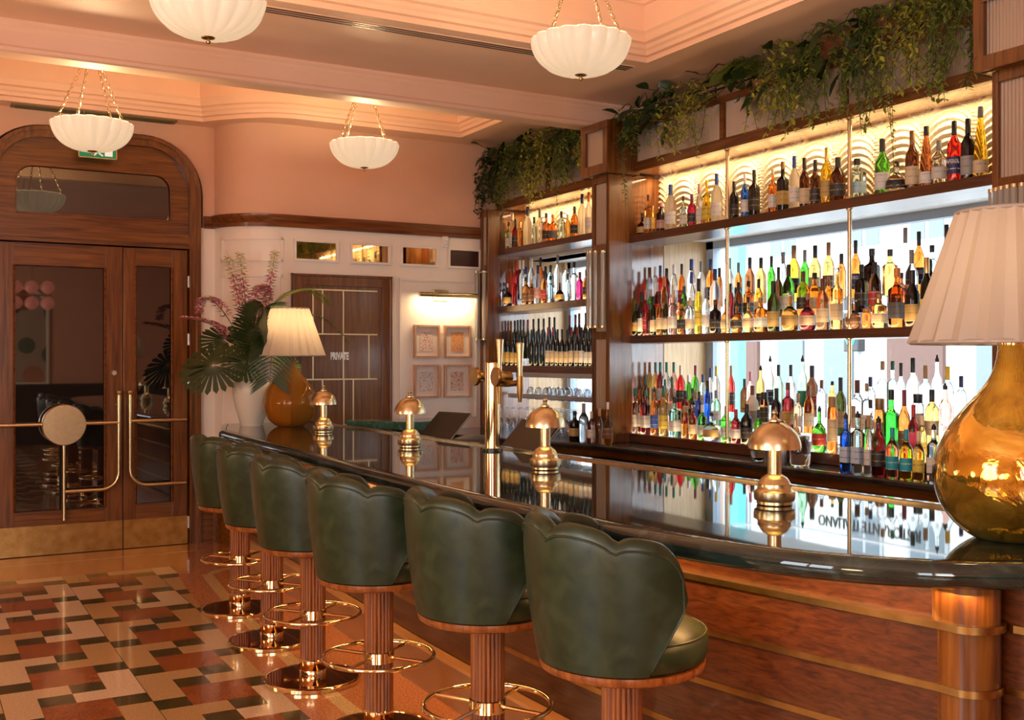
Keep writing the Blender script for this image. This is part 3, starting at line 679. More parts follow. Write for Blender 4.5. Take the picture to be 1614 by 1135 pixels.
# glass sign with the restaurant name, read from the street
aw = thing('glass_sign', 'clear glass sign lettered with the restaurant name outside the window', 'sign')
bx(6.90, 6.905, 3.2, 7.5, 1.78, 2.0).build('glass_panel', PANE, aw, False)
MB().cyl((6.9, 3.2, 2.005), .012, 4.3, 8, axis='y').build('rail', STEEL, aw)
for y in (3.3, 7.4): MB().tube([(5.8, y, 2.005), (6.9, y, 2.005)], .012, 8).build('bracket', STEEL, aw)
text('lettering', 'RISTORANTE ITALIANO', P('awning_lettering', (.004, .004, .005), .6), .13, (6.913, 6.27, 1.90), (R(90), 0, R(90)), aw, .78, .003, bold=.004)

# ------------------------------------------------------------------ the bar
EDGE = [(2.33, 9.12), (2.115, 8.36), (2.095, 8.12), (2.055, 7.1), (2.02, 5.91), (1.985, 5.2), (1.972, 4.4), (1.975, 3.6), (2.02, 2.85), (2.125, 2.34), (2.30, 2.02), (2.57, 1.80), (2.93, 1.665), (3.36, 1.63)]
EDGE = [(p.x, p.y) for p in cat_path([(x, y, 0) for x, y in EDGE], 6)]
TOPZ = 1.06
bt = thing('marble_counter', 'long glossy dark green marble bar top curving past the stools', 'bar top')
m = MB()
nose = [(.06, TOPZ), (.04, TOPZ)] + [(.0375 - .0375 * math.cos(a), TOPZ - .0375 + .0375 * math.sin(a)) for a in [PI / 2 - PI * k / 10 for k in range(1, 10)]] + [(.04, TOPZ - .075), (.06, TOPZ - .075)]
m.sweep(EDGE, nose)
def off(path, d):
    out = []
    for i in range(len(path)):
        a = Vector(path[max(i - 1, 0)]); b = Vector(path[min(i + 1, len(path) - 1)]); t = (b - a).normalized(); out.append((path[i][0] - t.y * d, path[i][1] + t.x * d))
    return out
inner = off(EDGE, .055)
m.prism(inner + [(3.36, 2.2), (3.31, 3.0), (3.22, 5.0), (3.15, 7.2), (3.12, 9.09), (2.86, 9.10), (2.62, 9.17)], TOPZ - .075, TOPZ)
m.build('slab', MARBLE, bt)
BACKE = [(3.36, 1.7), (3.36, 2.2), (3.31, 3.0), (3.22, 5.0), (3.15, 7.2), (3.12, 9.08)]
MB().sweep(BACKE, [(0, .98), (0, TOPZ + .012), (.035, TOPZ + .012), (.035, TOPZ + .0005), (.0352, .98)]).build('back_nosing', noise_mat('polished_marble_nosing', [(.3, (.10, .10, .09)), (.7, (.22, .21, .19))], nscale=8, rough=.1), bt)
MB().sweep(BACKE, [(.035, TOPZ - .01), (.035, TOPZ + .009), (.042, TOPZ + .009), (.042, TOPZ - .01)]).build('brass_line', BRASS, bt)

bc = thing('bar_counter', 'curved oak bar front with brass strips and foot board below the marble top', 'bar')
FAS = [(2.50, 9.05), (2.42, 8.5), (2.35, 7.2), (2.295, 5.9), (2.262, 5.0), (2.25, 4.4), (2.25, 3.6), (2.27, 3.15), (2.30, 2.85), (2.38, 2.40), (2.468, 1.99)]
FAS = [(p.x, p.y) for p in cat_path([(x, y, 0) for x, y in FAS], 4)]
POST = [(2.468, 1.99)] + [(2.55 - .08 * math.cos(a), 1.945 - .072 * math.sin(a)) for a in [PI * .08 + PI * .86 * k / 12 for k in range(13)]]
SIDE = [(POST[-1][0] - .005, POST[-1][1] + .01), (2.61, 1.85), (2.62, 1.80), (2.72, 1.73), (3.0, 1.69), (3.34, 1.68)]
def band(z0, z1, t0=0, t1=.03): return [(t0, z0), (t0, z1), (t1, z1), (t1, z0)]
SZ = [.885, .712, .542, .372, .205]
for i in range(4):
    z1, z0 = SZ[i] - .02, SZ[i + 1]
    MB().sweep(FAS, band(z0, z1)).build('front_panel', WOOD_BAR, bc); MB().sweep(SIDE, band(z0, z1)).build('front_panel', WOOD_BAR, bc)
MB().sweep(FAS, band(SZ[0], .987, .02, .05)).build('upper_fascia', WOOD_BAR, bc); MB().sweep(SIDE, band(SZ[0], .987, .01, .04)).build('upper_fascia', WOOD_BAR, bc)
ALL = FAS[:-1] + POST + SIDE[1:]
for i in range(4): MB().sweep(ALL, band(SZ[i] - .02, SZ[i], -.014 if i == 0 else -.006, .03)).build('brass_strip', BRASS_DARK, bc)
MB().prism(POST + [(2.61, 2.05), (2.51, 2.08)], .02, .987).build('corner_post', WOOD_V, bc)
MB().sweep(FAS, [(-.065, .0), (-.065, .19), (-.055, .2), (.03, .2), (.03, 0)]).build('foot_board', PLINTH, bc); MB().sweep(SIDE, [(-.065, .0), (-.065, .19), (-.055, .2), (.03, .2), (.03, 0)]).build('foot_board', PLINTH, bc)
MB().sweep([(3.28, 1.72), (3.28, 3.0), (3.19, 5.0), (3.12, 7.2), (3.10, 9.05)], band(0, .985, 0, .04)).build('back_panel', DARK, bc)
# hinged green flap at the bar's far end
fl = thing('bar_flap', 'green marble hinged slab behind the bar top before the private door', 'bar flap')
MB().prism([(3.17, 8.38), (3.50, 7.86), (3.98, 7.9), (3.98, 8.3)], 1.035, 1.105).build('slab', GREENM, fl, False, .006)
MB().box(3.5, 3.95, 7.95, 8.2, 0, 1.035).build('support_panel', WOOD_V, fl, False)

# ------------------------------------------------------------------ stools
def stool_proto():
    root = empty('bar_stool')
    MB().lathe([(.001, 0), (.232, 0), (.237, .006), (.237, .016), (.23, .022), (.001, .024)], 64).build('base_disc', BRASS_DISC, root)
    rim = MB().lathe([(.232, 0), (.24, .002), (.241, .018), (.234, .0235), (.226, .0245), (.226, .02)], 64, caps=False); rim.build('base_rim', BRASS_POL, root)
    MB().lathe([(.064, .022), (.066, .024), (.066, .058), (.0645, .06), (.0645, .062), (.066, .064), (.066, .108), (.062, .112), (.05, .112)], 40).build('base_collar', BRASS_POL, root)
    nf = 22
    rows = []
    for z in (.105, .655):
        rows.append([((.0575 + .0055 * abs(math.sin(a * nf / 2)) ** .7) * math.cos(a), (.0575 + .0055 * abs(math.sin(a * nf / 2)) ** .7) * math.sin(a), z) for a in [2 * PI * i / (nf * 8) for i in range(nf * 8)]])
    MB().grid(rows, close_u=True).build('column', WOOD_STOOL, root, ang=55)
    fr = MB().tube([(.235 * math.cos(a), .235 * math.sin(a), .335) for a in [2 * PI * i / 64 for i in range(64)]], .0095, 10, True)
    for k in range(4):
        a = R(38) + k * PI / 2; fr.tube([(.06 * math.cos(a), .06 * math.sin(a), .335), (.232 * math.cos(a), .232 * math.sin(a), .335)], .0075, 8)
    fr.lathe([(.063, .31), (.0675, .313), (.0675, .357), (.063, .36)], 36, caps=False)
    fr.build('foot_rail', BRASS_POL, root)
    MB().lathe([(.001, .652), (.235, .652), (.252, .660), (.257, .672), (.257, .684), (.001, .69)], 56).build('seat_board', WOOD_STOOL, root)
    MB().lathe([(.001, .684), (.24, .684), (.256, .695), (.265, .722), (.265, .750), (.258, .772), (.24, .786), (.20, .795), (.001, .803)], 56).build('seat', LEATHER, root)
    MB().tube([(.259 * math.cos(a), .259 * math.sin(a), .774) for a in [2 * PI * i / 56 for i in range(56)]], .0035, 6, True).build('seat_piping', LEATHER, root)
    # shell back: scalloped top edge, wraps the rear half
    NA = 72; rows = []; edge = []
    def shape(u):      # u in -1..1 around the back
        lob = abs(((u * 2.5 + .5) % 1) * 2 - 1)      # five scallops
        s_ = math.sqrt(max(0, 1 - lob ** 2.4))
        top = 1.10 + .040 * s_ - .085 * abs(u) ** 2
        e = abs(u)
        if e > .84: q = (e - .84) / .16; top -= .10 * (1 - math.sqrt(max(0, 1 - q * q)))
        return top
    ZB = .690
    for i in range(NA + 1):
        u = -1 + 2 * i / NA; top = shape(u); row = []
        endf = math.sqrt(max(0, 1 - max(0, (abs(u) - .93) / .07) ** 2)) * .8 + .2
        def pt(t, rr):
            am = R(84) + R(22) * t ** 1.15
            a = PI + u * am
            return (rr * math.cos(a), rr * math.sin(a), ZB + (top - ZB) * t)
        def ro(t): return .262 + .044 * math.sin(min(1, t * 1.05) * PI / 2) - .006 * max(0, t - .8)
        TH = .058 * endf; K = 12
        for k in range(K + 1):
            t = k / K * .93; row.append(pt(t, ro(t)))
        for k in range(1, 6):
            a = PI * k / 6; rr = ro(.93) - TH / 2 + TH / 2 * math.cos(a); row.append(pt(.93 + .07 * math.sin(a), rr))
        for k in range(K + 1):
            t = .93 * (1 - k / K); row.append(pt(t, ro(t) - TH * (1 - .45 * (k / K))))
        rows.append(row); edge.append(pt(.915, ro(.915) + .001))
    m = MB().grid(rows)
    m.add(rows[0], [tuple(range(len(rows[0])))]); m.add(rows[-1], [tuple(range(len(rows[-1])))[::-1]])
    bk = m.build('backrest', LEATHER, root, ang=70)
    lo = [tuple(rows[-1][k]) for k in range(11, 0, -1)]; hi = [tuple(rows[0][k]) for k in range(1, 12)]
    MB().tube(hi + edge[1:-1] + lo, .0042, 6).build('backrest_piping', LEATHER, bk)
    return root
ST = [(1.865, 6.83, 4), (1.815, 5.98, 2), (1.775, 5.16, 0), (1.765, 4.28, -4), (1.865, 3.48, -8), (1.935, 2.73, -12)]
SL = ['first stool from the entrance doors, half hidden behind the next green stool', 'second green leather bar stool from the entrance doors', 'third green leather bar stool from the entrance doors', 'fourth green leather bar stool from the entrance doors',
      'fifth green leather bar stool, next to the one showing its seat cushion', 'largest-looking green leather bar stool, its seat cushion showing beside the backrest']
sp = None
for (x, y, r), lb in zip(ST, SL):
    if sp is None: o = sp = stool_proto()
    else: o = copy_tree(sp)
    o.location = (x, y, 0); o.rotation_euler.z = R(r); tag(o, lb, 'bar stool', 'green leather bar stools along the bar')

# ------------------------------------------------------------------ lamps and things on the bar
def table_lamp(x, y, s, glass, lb, e):
    t = thing('table_lamp', lb, 'table lamp', (x, y, TOPZ), 0, 'glass table lamps on the bar'); t.scale = (s, s, s)
    pr = [(.001, .012), (.06, .006), (.09, .0), (.12, .012), (.165, .05), (.200, .105), (.216, .165), (.216, .215), (.203, .27), (.175, .325), (.137, .375), (.098, .42), (.065, .465), (.045, .51), (.037, .56), (.036, .60), (.001, .602)]
    pr = [(p.x, p.z) for p in cat_path([(r, 0, z) for r, z in pr], 3)]
    MB().lathe(pr + ([(max(.001, r - .005), z + (.006 if i < 3 else 0)) for i, (r, z) in list(enumerate(pr))[::-1]] if glass is AMBER_L else []), 56, caps=False).build('glass_base', glass, t, ang=80)
    MB().cyl((0, 0, .60), .02, .07, 16).build('lamp_holder', BRASS, t)
    n = 46; rows = []
    for k in range(9):
        q = k / 8; r = .278 + (.150 - .278) * q; z = .575 + .385 * q
        rows.append([(r * (1 + .042 * (abs(((i / 6) % 2) - 1) * 2 - 1)) * math.cos(2 * PI * i / (n * 6)), r * (1 + .042 * (abs(((i / 6) % 2) - 1) * 2 - 1)) * math.sin(2 * PI * i / (n * 6)), z) for i in range(n * 6)])
    MB().grid(rows, close_u=True).build('lamp_shade', SHADE, t, ang=50)
    for r, z in ((.279, .576), (.151, .958)): MB().tube([(r * math.cos(a), r * math.sin(a), z) for a in [2 * PI * i / 60 for i in range(60)]], .006, 6, True).build('shade_trim', SHADE, t)
    MB().lathe([(.001, .66), (.022, .67), (.034, .71), (.03, .745), (.014, .765), (.001, .77)], 16).build('bulb', BULB, t)
    lamp('table_lamp_light', 'POINT', (x, y, TOPZ + .80 * s), e, WARM, .05)
table_lamp(2.73, 8.50, 1.0, AMBER_L, 'amber glass table lamp with pleated cream shade before the private door', 7)
table_lamp(2.91, 2.08, 1.03, GOLD_L, 'large golden glass table lamp with pleated shade at the near bar end', .8)
def mini_proto():
    t = empty('mushroom_lamp')
    MB().lathe([(.001, 0), (.062, 0), (.066, .004), (.066, .014), (.074, .018), (.077, .03), (.077, .05), (.066, .056), (.062, .062), (.062, .078), (.056, .084), (.053, .092), (.045, .102), (.032, .110), (.026, .114)], 40).build('base', BRASS, t)
    MB().lathe([(.026, .11), (.026, .205), (.034, .21), (.034, .222), (.02, .226)], 28).build('stem', BRASS, t)
    dome = [(.098 * math.cos(a), .212 + .098 * math.sin(a)) for a in [PI / 2 * k / 14 for k in range(14)]] + [(.012, .3095)]
    MB().lathe(dome + [(r * .97, z - .003) for r, z in dome[::-1]], 48, caps=False).build('dome_shade', BRASS, t, ang=60)
    MB().lathe([(.012, .307), (.024, .31), (.024, .316), (.012, .321), (.008, .33), (.012, .337), (.012, .345), (.006, .352), (.001, .353)], 20).build('finial', BRASS, t)
    MB().lathe([(.001, .226), (.012, .232), (.012, .25), (.001, .255)], 12).build('bulb', BULB, t)
    return t
mp = None
for x, y, lb in ((2.71, 7.64, 'smallest-looking brass mushroom lamp standing beside the amber glass table lamp'), (2.72, 6.09, 'brass mushroom lamp on the bar in front of the framed prints'), (2.75, 4.53, 'brass mushroom lamp between the beer tap and the central pillar'), (2.83, 3.01, 'largest-looking brass mushroom lamp on the bar before the wide bottle wall')):
    o = mp = mini_proto() if mp is None else copy_tree(mp)
    o.location = (x, y, TOPZ); tag(o, lb, 'table lamp', 'brass mushroom lamps on the bar')
    lamp('mushroom_lamp_light', 'POINT', (x, y, TOPZ + .262), 1.0, WARM, .012)
# beer tap
t = thing('beer_tap', 'polished brass beer tap column with two handles on the bar', 'beer tap', (3.05, 5.63, TOPZ))
MB().lathe([(.001, 0), (.062, 0), (.062, .012), (.05, .016)], 28).build('base_ring', DARK, t)
MB().lathe([(.046, .012), (.046, .52), (.040, .526), (.001, .526)], 36).build('column', BRASS_POL, t)
for dy, hx in ((.125, -.02), (-.135, 0)):
    MB().tube([(0, 0, .44), (0, dy * .55, .44)], .028, 14).build('valve_body', BRASS, t)
    m = MB(); m.M = Matrix.Translation((-.06, dy, .44)) @ Matrix.Rotation(R(90), 4, 'Y'); m.lathe([(.001, 0), (.052, 0), (.056, .006), (.056, .02), (.04, .03), (.03, .07), (.03, .11), (.001, .112)], 28); m.build('valve_disc', BRASS_DARK, t)
m = MB()
for dy in (-.09, -.33):
    MB().lathe([(.012, .50), (.014, .56), (.022, .66), (.025, .69), (.018, .695), (.001, .695)] if dy > -.2 else [(.012, .42), (.014, .52), (.021, .63), (.024, .665), (.018, .67), (.001, .67)], 16, (0, dy, -.03)).build('tap_handle', BRASS, t)
MB().tube([(0, 0, .40), (0, -.18, .40), (0, -.33, .41)], .017, 12).tube([(0, -.33, .45), (0, -.33, .36), (0, -.33, .30)], [.02, .018, .01], 12).tube([(0, -.09, .44), (0, -.09, .28)], [.018, .009], 10).build('spout', BRASS_DARK, t)

# vase and flowers at the far end
VX, VY = 2.50, 8.80
v = thing('floor_vase', 'tall cream ceramic vase standing at the far end of the bar', 'vase', (VX, VY, TOPZ))
pr = [(.001, .0), (.085, .0), (.092, .01), (.115, .09), (.140, .18), (.155, .27), (.150, .33), (.125, .38), (.095, .41), (.085, .425), (.09, .44), (.08, .44), (.07, .42), (.07, .36)]
MB().lathe([(p.x, p.z) for p in cat_path([(r, 0, z) for r, z in pr], 3)], 48, caps=False).build('body', CERAMIC, v)
VT = Vector((VX, VY, TOPZ + .40))
def leaf_blade(m, p, dirv, L, W, nrm, mi=0, fold=.15):
    d_ = dirv.normalized(); s_ = d_.cross(nrm).normalized(); n_ = s_.cross(d_)
    prof = [(0, .05), (.25, .75), (.5, 1), (.75, .72), (1, .03)]
    ctr = [p + d_ * L * t - Vector((0, 0, L * .25 * t * t)) for t, w in prof]
    l = [c_ + s_ * W * w * .5 + n_ * W * fold * w for c_, (t, w) in zip(ctr, prof)]; r_ = [c_ - s_ * W * w * .5 + n_ * W * fold * w for c_, (t, w) in zip(ctr, prof)]
    b = len(prof); m.add([tuple(q) for q in l + ctr + r_], [(i, i + 1, b + i + 1, b + i) for i in range(b - 1)] + [(b + i, b + i + 1, 2 * b + i + 1, 2 * b + i) for i in range(b - 1)], mi)
rnd = random.Random(3)
def palm(p0, pts, leaflen, lb, mat, n=26, w=.018):
    t = thing('palm_frond', lb, 'leaf'); path = cat_path([p0] + pts, 8)
    MB().tube(path, [.006 - .004 * i / len(path) for i in range(len(path))], 6).build('stem', STEMM, t)
    m = MB()
    for k in range(n):
        q = .22 + .78 * k / (n - 1); f_ = q * (len(path) - 1); i = min(int(f_), len(path) - 2); p = path[i].lerp(path[i + 1], f_ - i); tn = (path[i + 1] - path[i]).normalized()
        sd = tn.cross(Vector((0, 0, 1))); sd = sd.normalized() if sd.length > .05 else Vector((1, 0, 0))
        for sg in (-1, 1): leaf_blade(m, p, sd * sg * .9 + tn * .55 + Vector((0, 0, .12)), leaflen * (1 - .55 * abs(q - .45)), w, tn.cross(sd) * sg + Vector((0, 0, .001)))
    m.build('leaflets', mat, t)
def monstera(p0, p1, size, face, lb, mat=LEAF_D):
    t = thing('monstera_leaf', lb, 'leaf'); p0 = Vector(p0); p1 = Vector(p1)
    MB().tube(cat_path([p0, (p0 + p1) / 2 + Vector((0, 0, .08)), p1], 6), .005, 6).build('stem', STEMM, t)
    f_ = Vector(face).normalized(); d_ = (p1 - p0); d_ = (d_ - f_ * d_.dot(f_)).normalized(); s_ = d_.cross(f_)
    m = MB(); 
    def P_(a, r): # polar outline about the leaf base
        u = math.cos(a); v_ = math.sin(a); return p1 + d_ * (size * (.25 + r * u * .75)) + s_ * size * r * v_ * .62 + f_ * (-.10 * size * r * r * abs(v_)) - Vector((0, 0, size * .18 * max(0, r * u)))
    K = 11
    for sg in (-1, 1):
        for k in range(K):
            a0 = sg * PI * .92 * k / K; a1 = sg * PI * .92 * (k + .74) / K
            ri = .35
            m.add([tuple(P_(sg * PI * .92 * k / K, .02)), tuple(P_(a0, ri)), tuple(P_(a0 * 1.0, .93)), tuple(P_((a0 + a1) / 2, 1.05)), tuple(P_(a1, .92)), tuple(P_(sg * PI * .92 * (k + 1) / K, ri))], [(0, 1, 2, 3, 4, 5)])
    m.build('blade', mat, t)
def spike(p0, pts, lb, tipc=True, n=70):
    t = thing('flower_spike', lb, 'flower'); path = cat_path([p0] + pts, 10)
    MB().tube(path, [.005 - .0035 * i / len(path) for i in range(len(path))], 6).build('stem', STEMM, t)
    mp_, mw_ = MB(), MB()
    for k in range(n):
        q = .38 + .62 * (k / n) ** .9; f_ = q * (len(path) - 1); i = min(int(f_), len(path) - 2); p = path[i].lerp(path[i + 1], f_ - i); tn = (path[i + 1] - path[i]).normalized()
        a = k * 2.4; sd = Vector((math.cos(a), math.sin(a), .35)); r = .030 * (1.25 - q) + .010; c = p + sd * r
        tgt = mw_ if (q > .80 and tipc) or rnd.random() < .22 else mp_
        for j in range(4):
            b = a + j * PI / 2; leaf_blade(tgt, c, Vector((math.cos(b), math.sin(b), .4)) * .7 + sd * .5, .042 * (1.35 - .6 * q), .026, Vector((0, 0, 1)) + sd * .2)
    mp_.build('pink_petals', PETAL_P, t)['kind'] = 'stuff'; mw_.build('cream_buds', PETAL_W, t)['kind'] = 'stuff'
V = lambda dx, dy, dz: VT + Vector((dx, dy, dz))
spike(VT, [V(-.05, 0, .35), V(-.12, 0, .68), V(-.19, .02, .98)], 'upright pink flower spike nearest the entrance doors, in the cream vase')
spike(VT, [V(-.02, 0, .35), V(-.06, 0, .7), V(-.10, .0, 1.01)], 'upright pink flower spike with cream tip, second from the entrance doors')
spike(VT, [V(.05, 0, .35), V(.14, 0, .7), V(.20, 0, 1.04)], 'tallest pink flower spike with cream tip beside the palm frond')
spike(VT, [V(-.14, -.02, .25), V(-.32, -.03, .42), V(-.56, -.02, .47)], 'drooping pink flower spray reaching sideways towards the entrance doors', False)
spike(VT, [V(-.10, -.02, .30), V(-.28, -.03, .58), V(-.40, -.02, .62), V(-.44, -.02, .50)], 'arching pink flower spray with small buds above the drooping one', False)
spike(VT, [V(.02, 0, .35), V(.03, 0, .66), V(.10, -.02, .74), V(.14, -.02, .62)], 'pink flower spray curling over in the middle of the bouquet', False)
palm(VT, [V(.10, -.06, .45), V(.22, -.08, .66), V(.44, -.06, .74), V(.62, -.06, .66)], .22, 'palm frond arching over the lamp shade towards the private door', LEAF, 26)
palm(VT, [V(-.02, -.12, .28), V(.0, -.2, .50), V(.04, -.26, .56), V(.08, -.30, .38)], .30, 'broad dark palm frond hanging in front of the vase', LEAF_D, 34, .024)
palm(VT, [V(.0, -.16, .22), V(.04, -.30, .36), V(.05, -.38, .26), V(.03, -.42, -.02)], .26, 'dark palm frond drooping over the vase neck beside the lamp shade', LEAF_D, 34, .024)
palm(VT, [V(.16, .02, .32), V(.36, .04, .52), V(.62, .0, .50), V(.84, -.04, .30)], .13, 'thin palm frond drooping in front of the private door panels', LEAF, 22)
monstera(VT, V(-.26, -.14, .10), .36, (-.5, -1, .5), 'dark split monstera leaf hanging lowest over the bar edge')
monstera(VT, V(-.18, -.05, .26), .30, (-.2, -1, .7), 'dark split monstera leaf reaching towards the entrance doors')
monstera(VT, V(-.06, -.22, .10), .26, (.1, -1, .3), 'dark monstera leaf covering the neck of the cream vase')
monstera(VT, V(-.02, -.12, .30), .28, (.0, -1, .3), 'dark monstera leaf in the middle of the bouquet below the flowers')
monstera(VT, V(.26, -.04, .08), .20, (.4, -1, .2), 'green leaf showing under the lamp shade', LEAF)

# ------------------------------------------------------------------ bottle wall
XF, XBK = 4.90, 5.25
def reed(mb, y0, y1, z0, z1, x, pitch=.012, dp=.004):
    n = max(2, int((y1 - y0) / pitch)); pts = []
    for i in range(n * 4 + 1):
        a = i / 4 * 2 * PI; pts.append((x - dp * abs(math.sin(a / 2)), y0 + (y1 - y0) * i / (n * 4)))
    mb.grid([[(px_, py_, z) for px_, py_ in pts] for z in (z0, z1)])
GLOSSOAK = wood('glossy_oak_lining', (.10, .03, .01), (.22, .075, .022), (.32, .13, .042), 'z', .12, .5)
SOFF = wood('header_soffit_oak', (.30, .13, .035), (.42, .2, .06), (.5, .26, .09), 'y', .12, .5)
PANELM = noise_mat('carved_plaster', [(.3, (.80, .66, .42)), (.7, (.86, .74, .52))], nscale=4, rough=.5)
def bay(name, lb, y0, y1, shelves, hz0, hz1, posts):
    t = thing(name, lb, 'shelves')
    for z0, z1 in shelves: bx(XF, XBK - .005, y0, y1, z0, z1).build('shelf', WOOD_SHELF, t, False, .003)
    # header: frame rails, uprights and reeded glass
    h = MB().box(XF, XF + .05, y0, y1, hz0, hz0 + .075).box(XF, XF + .05, y0, y1, hz1 - .05, hz1)
    n = 3 if y1 - y0 > 2 else 2
    for k in range(n + 1):
        y = y0 + (y1 - y0 - .04) * k / n; h.box(XF, XF + .05, y, y + .04, hz0 + .075, hz1 - .05)
    ho = h.build('header', WOOD_H, t, False, .003)
    g = MB(); reed(g, y0 + .02, y1 - .02, hz0 + .07, hz1 - .045, XF + .03); g.build('reeded_glass', REED, ho, ang=80)
    bx(XF + .05, XBK + .02, y0, y1, hz0 + .012, hz0 + .03).build('soffit', SOFF, t, False)
    # lit carved panel behind the top shelf: fans of stacked arches
    zt = shelves[0][1]; per = .347; NY = int((y1 - y0) / .0105); NZ = int((hz0 - zt) / .0055); rows = []
    for i in range(NZ + 1):
        z = zt + (hz0 + .012 - zt) * i / NZ; row = []
        for j in range(NY + 1):
            y = y0 + (y1 - y0) * j / NY; u = (((y - 6.40) / per) % 1) * 2 - 1
            arc_ = .17 * (math.sqrt(max(0, 1.06 - u * u)))
            f_ = ((z - arc_) / .044) % 1; hgt = .024 * (1 - f_ / .8) if f_ < .8 else .024 * (f_ - .8) / .2
            row.append((XBK - .010 - hgt, y, z))
        rows.append(row)
    MB().grid(rows).build('carved_panel', PANELM, t, ang=60)
    bx(XBK - .006, XBK + .02, y0, y1, zt - .02, hz0).build('panel_back', WOOD_SHELF, t, False)
    e = MB().box(XF, 5.27, y1 - .0, y1 + .02, .96, hz0)
    e.build('end_panel', GLOSSOAK, t, False)
    bx(XF, 5.27, y0 - .02, y0, .96, hz0).build('end_panel', GLOSSOAK, t, False)
    ps = MB()
    for y in posts:
        for a, b in zip([s[1] for s in shelves], [hz0] + [s[0] for s in shelves[:-1]]): MB().lathe([(.022, 0), (.022, .006), (.013, .012), (.013, b - a - .012), (.022, b - a - .006), (.022, b - a)], 14, (XF + .035, y, a)).build('brass_post', BRASS, t)
    return t
bayA = bay('wide_bottle_shelves', 'wide wooden bottle shelving in front of the bright window', 3.50, 6.86, [(2.507, 2.567), (1.73, 1.786), (.962, 1.03)], 3.05, 3.42, [5.71, 4.61])
bayB = bay('narrow_bottle_shelves', 'narrow wooden shelving with wine and spirits beside the far wall', 7.12, 8.98, [(2.59, 2.645), (2.045, 2.105), (1.485, 1.545)], 3.02, 3.40, [])
# display steps for the rear bottles
for par, y0, y1, z in ((bayA, 3.52, 6.85, 1.786), (bayA, 3.52, 6.85, 1.03)):
    MB().box(5.012, 5.108, y0, y1, z, z + .10).box(5.109, 5.235, y0, y1, z, z + .20).build('display_step', STEP, par, False)
for y0, y1, z in ((7.13, 8.97, 2.105), (7.13, 8.97, 1.545)): bx(5.03, 5.24, y0, y1, z, z + .07).build('display_step', STEP, bayB, False)
def pillar(lb, y0, y1, xf=4.70, top=3.03, cap=True):
    t = thing('pillar_cabinet', lb, 'pillar', group='reeded glass pillars of the bottle wall')
    m = MB().box(xf, XF + .02, y0, y0 + .035, .96, top).box(xf, XF + .02, y1 - .035, y1, .96, top).box(xf, xf + .03, y0 + .035, y1 - .035, .96, 1.22).box(xf, xf + .03, y0 + .035, y1 - .035, 1.76, 1.82).box(xf, xf + .03, y0 + .035, y1 - .035, 2.44, 2.50).box(xf, xf + .03, y0 + .035, y1 - .035, top - .06, top)
    m.build('frame', WOOD_V, t, False, .006)
    g = MB()
    for a, b in ((1.22, 1.76), (2.50, top - .06), (1.82, 2.44)): reed(g, y0 + .03, y1 - .03, a, b, xf + .025, .02, .006)
    g.build('reeded_glass', REED, t, ang=80)
    bx(xf + .05, XF, y0 + .03, y1 - .03, .97, top).build('back_board', WOOD_SHELF, t, False)
    if cap:
        e = .06
        c_ = MB().box(xf - e, xf - e + .04, y0 - e, y1 + e, top, top + .07).box(xf - e, xf - e + .04, y0 - e, y1 + e, top + .34, top + .40).box(xf - e, xf - e + .04, y0 - e, y0 - e + .06, top + .07, top + .34).box(xf - e, xf - e + .04, y1 + e - .06, y1 + e, top + .07, top + .34)
        c_.box(xf - e + .04, XF + .05, y0 - e, y0 - e + .03, top, top + .40).box(xf - e + .04, XF + .05, y1 + e - .03, y1 + e, top, top + .40).box(xf - e + .04, XF + .05, y0 - e + .03, y1 + e - .03, top, top + .02).box(xf - e + .04, XF + .05, y0 - e + .03, y1 + e - .03, top + .38, top + .40)
        co = c_.build('cap_cabinet', WOOD_V, t, False, .004)
        g = MB(); reed(g, y0 - e + .05, y1 + e - .05, top + .06, top + .35, xf - e + .03, .018, .005); g.build('cap_reeded_glass', REED, co, ang=80)
    return t
pillar('central reeded glass pillar between the narrow and the wide bottle shelves', 6.80, 7.04)
pillar('narrow reeded glass pillar in the corner against the far wall', 8.93, 9.095, 4.79, 3.02, False)
pillar('reeded glass pillar standing behind the large golden lamp', 3.10, 3.47)
def sconce(lb, x, y0, y1, z0, z1):
    t = thing('glass_rod_light', lb, 'wall light', group='glass rod wall lights'); m = MB(); n = max(3, int((y1 - y0) / .034))
    for k in range(n):
        q = k / (n - 1); yy = y0 + (y1 - y0) * q; m.cyl((x - .045 * math.sin(PI * q), yy, z0), .0155, z1 - z0, 12)
    m.build('glass_rods', ROD, t)
    for z in (z0 - .012, z1 - .005):
        m = MB()
        for k in range(n):
            q = k / (n - 1); m.cyl((x - .045 * math.sin(PI * q), y0 + (y1 - y0) * q, z), .017, .017, 12)
        m.box(x, x + .038, y0, y1, z, z + .012); m.build('brass_cap', BRASS, t)
sconce('cluster of glass rods on the central pillar', 4.66, 6.83, 7.03, 1.86, 2.43)
sconce('cluster of glass rods on the corner pillar near the framed prints', 4.75, 8.94, 9.07, 1.80, 2.43)
sconce('cluster of glass rods just above the large lamp shade', 4.66, 3.13, 3.44, 1.86, 2.43)
# rails above the headers
for y0, y1, lb in ((3.2, 6.8, 'thin black double rail above the wide shelves among the plants'), (7.1, 9.0, 'thin black double rail above the narrow shelves among the plants')):
    t = thing('plant_rail', lb, 'rail'); m = MB()
    for z in (3.50, 3.535): m.cyl((4.97, y0, z), .007, y1 - y0, 8, axis='y')
    for k in range(5):
        y = y0 + .05 + (y1 - y0 - .1) * k / 4; m.cyl((4.97, y, 3.40), .006, .14, 8)
    m.build('rail', DARKM, t)
    bx(4.94, 5.2, y0, y1, 3.36, 3.43).build('planter_ledge', WOOD_H, t, False)

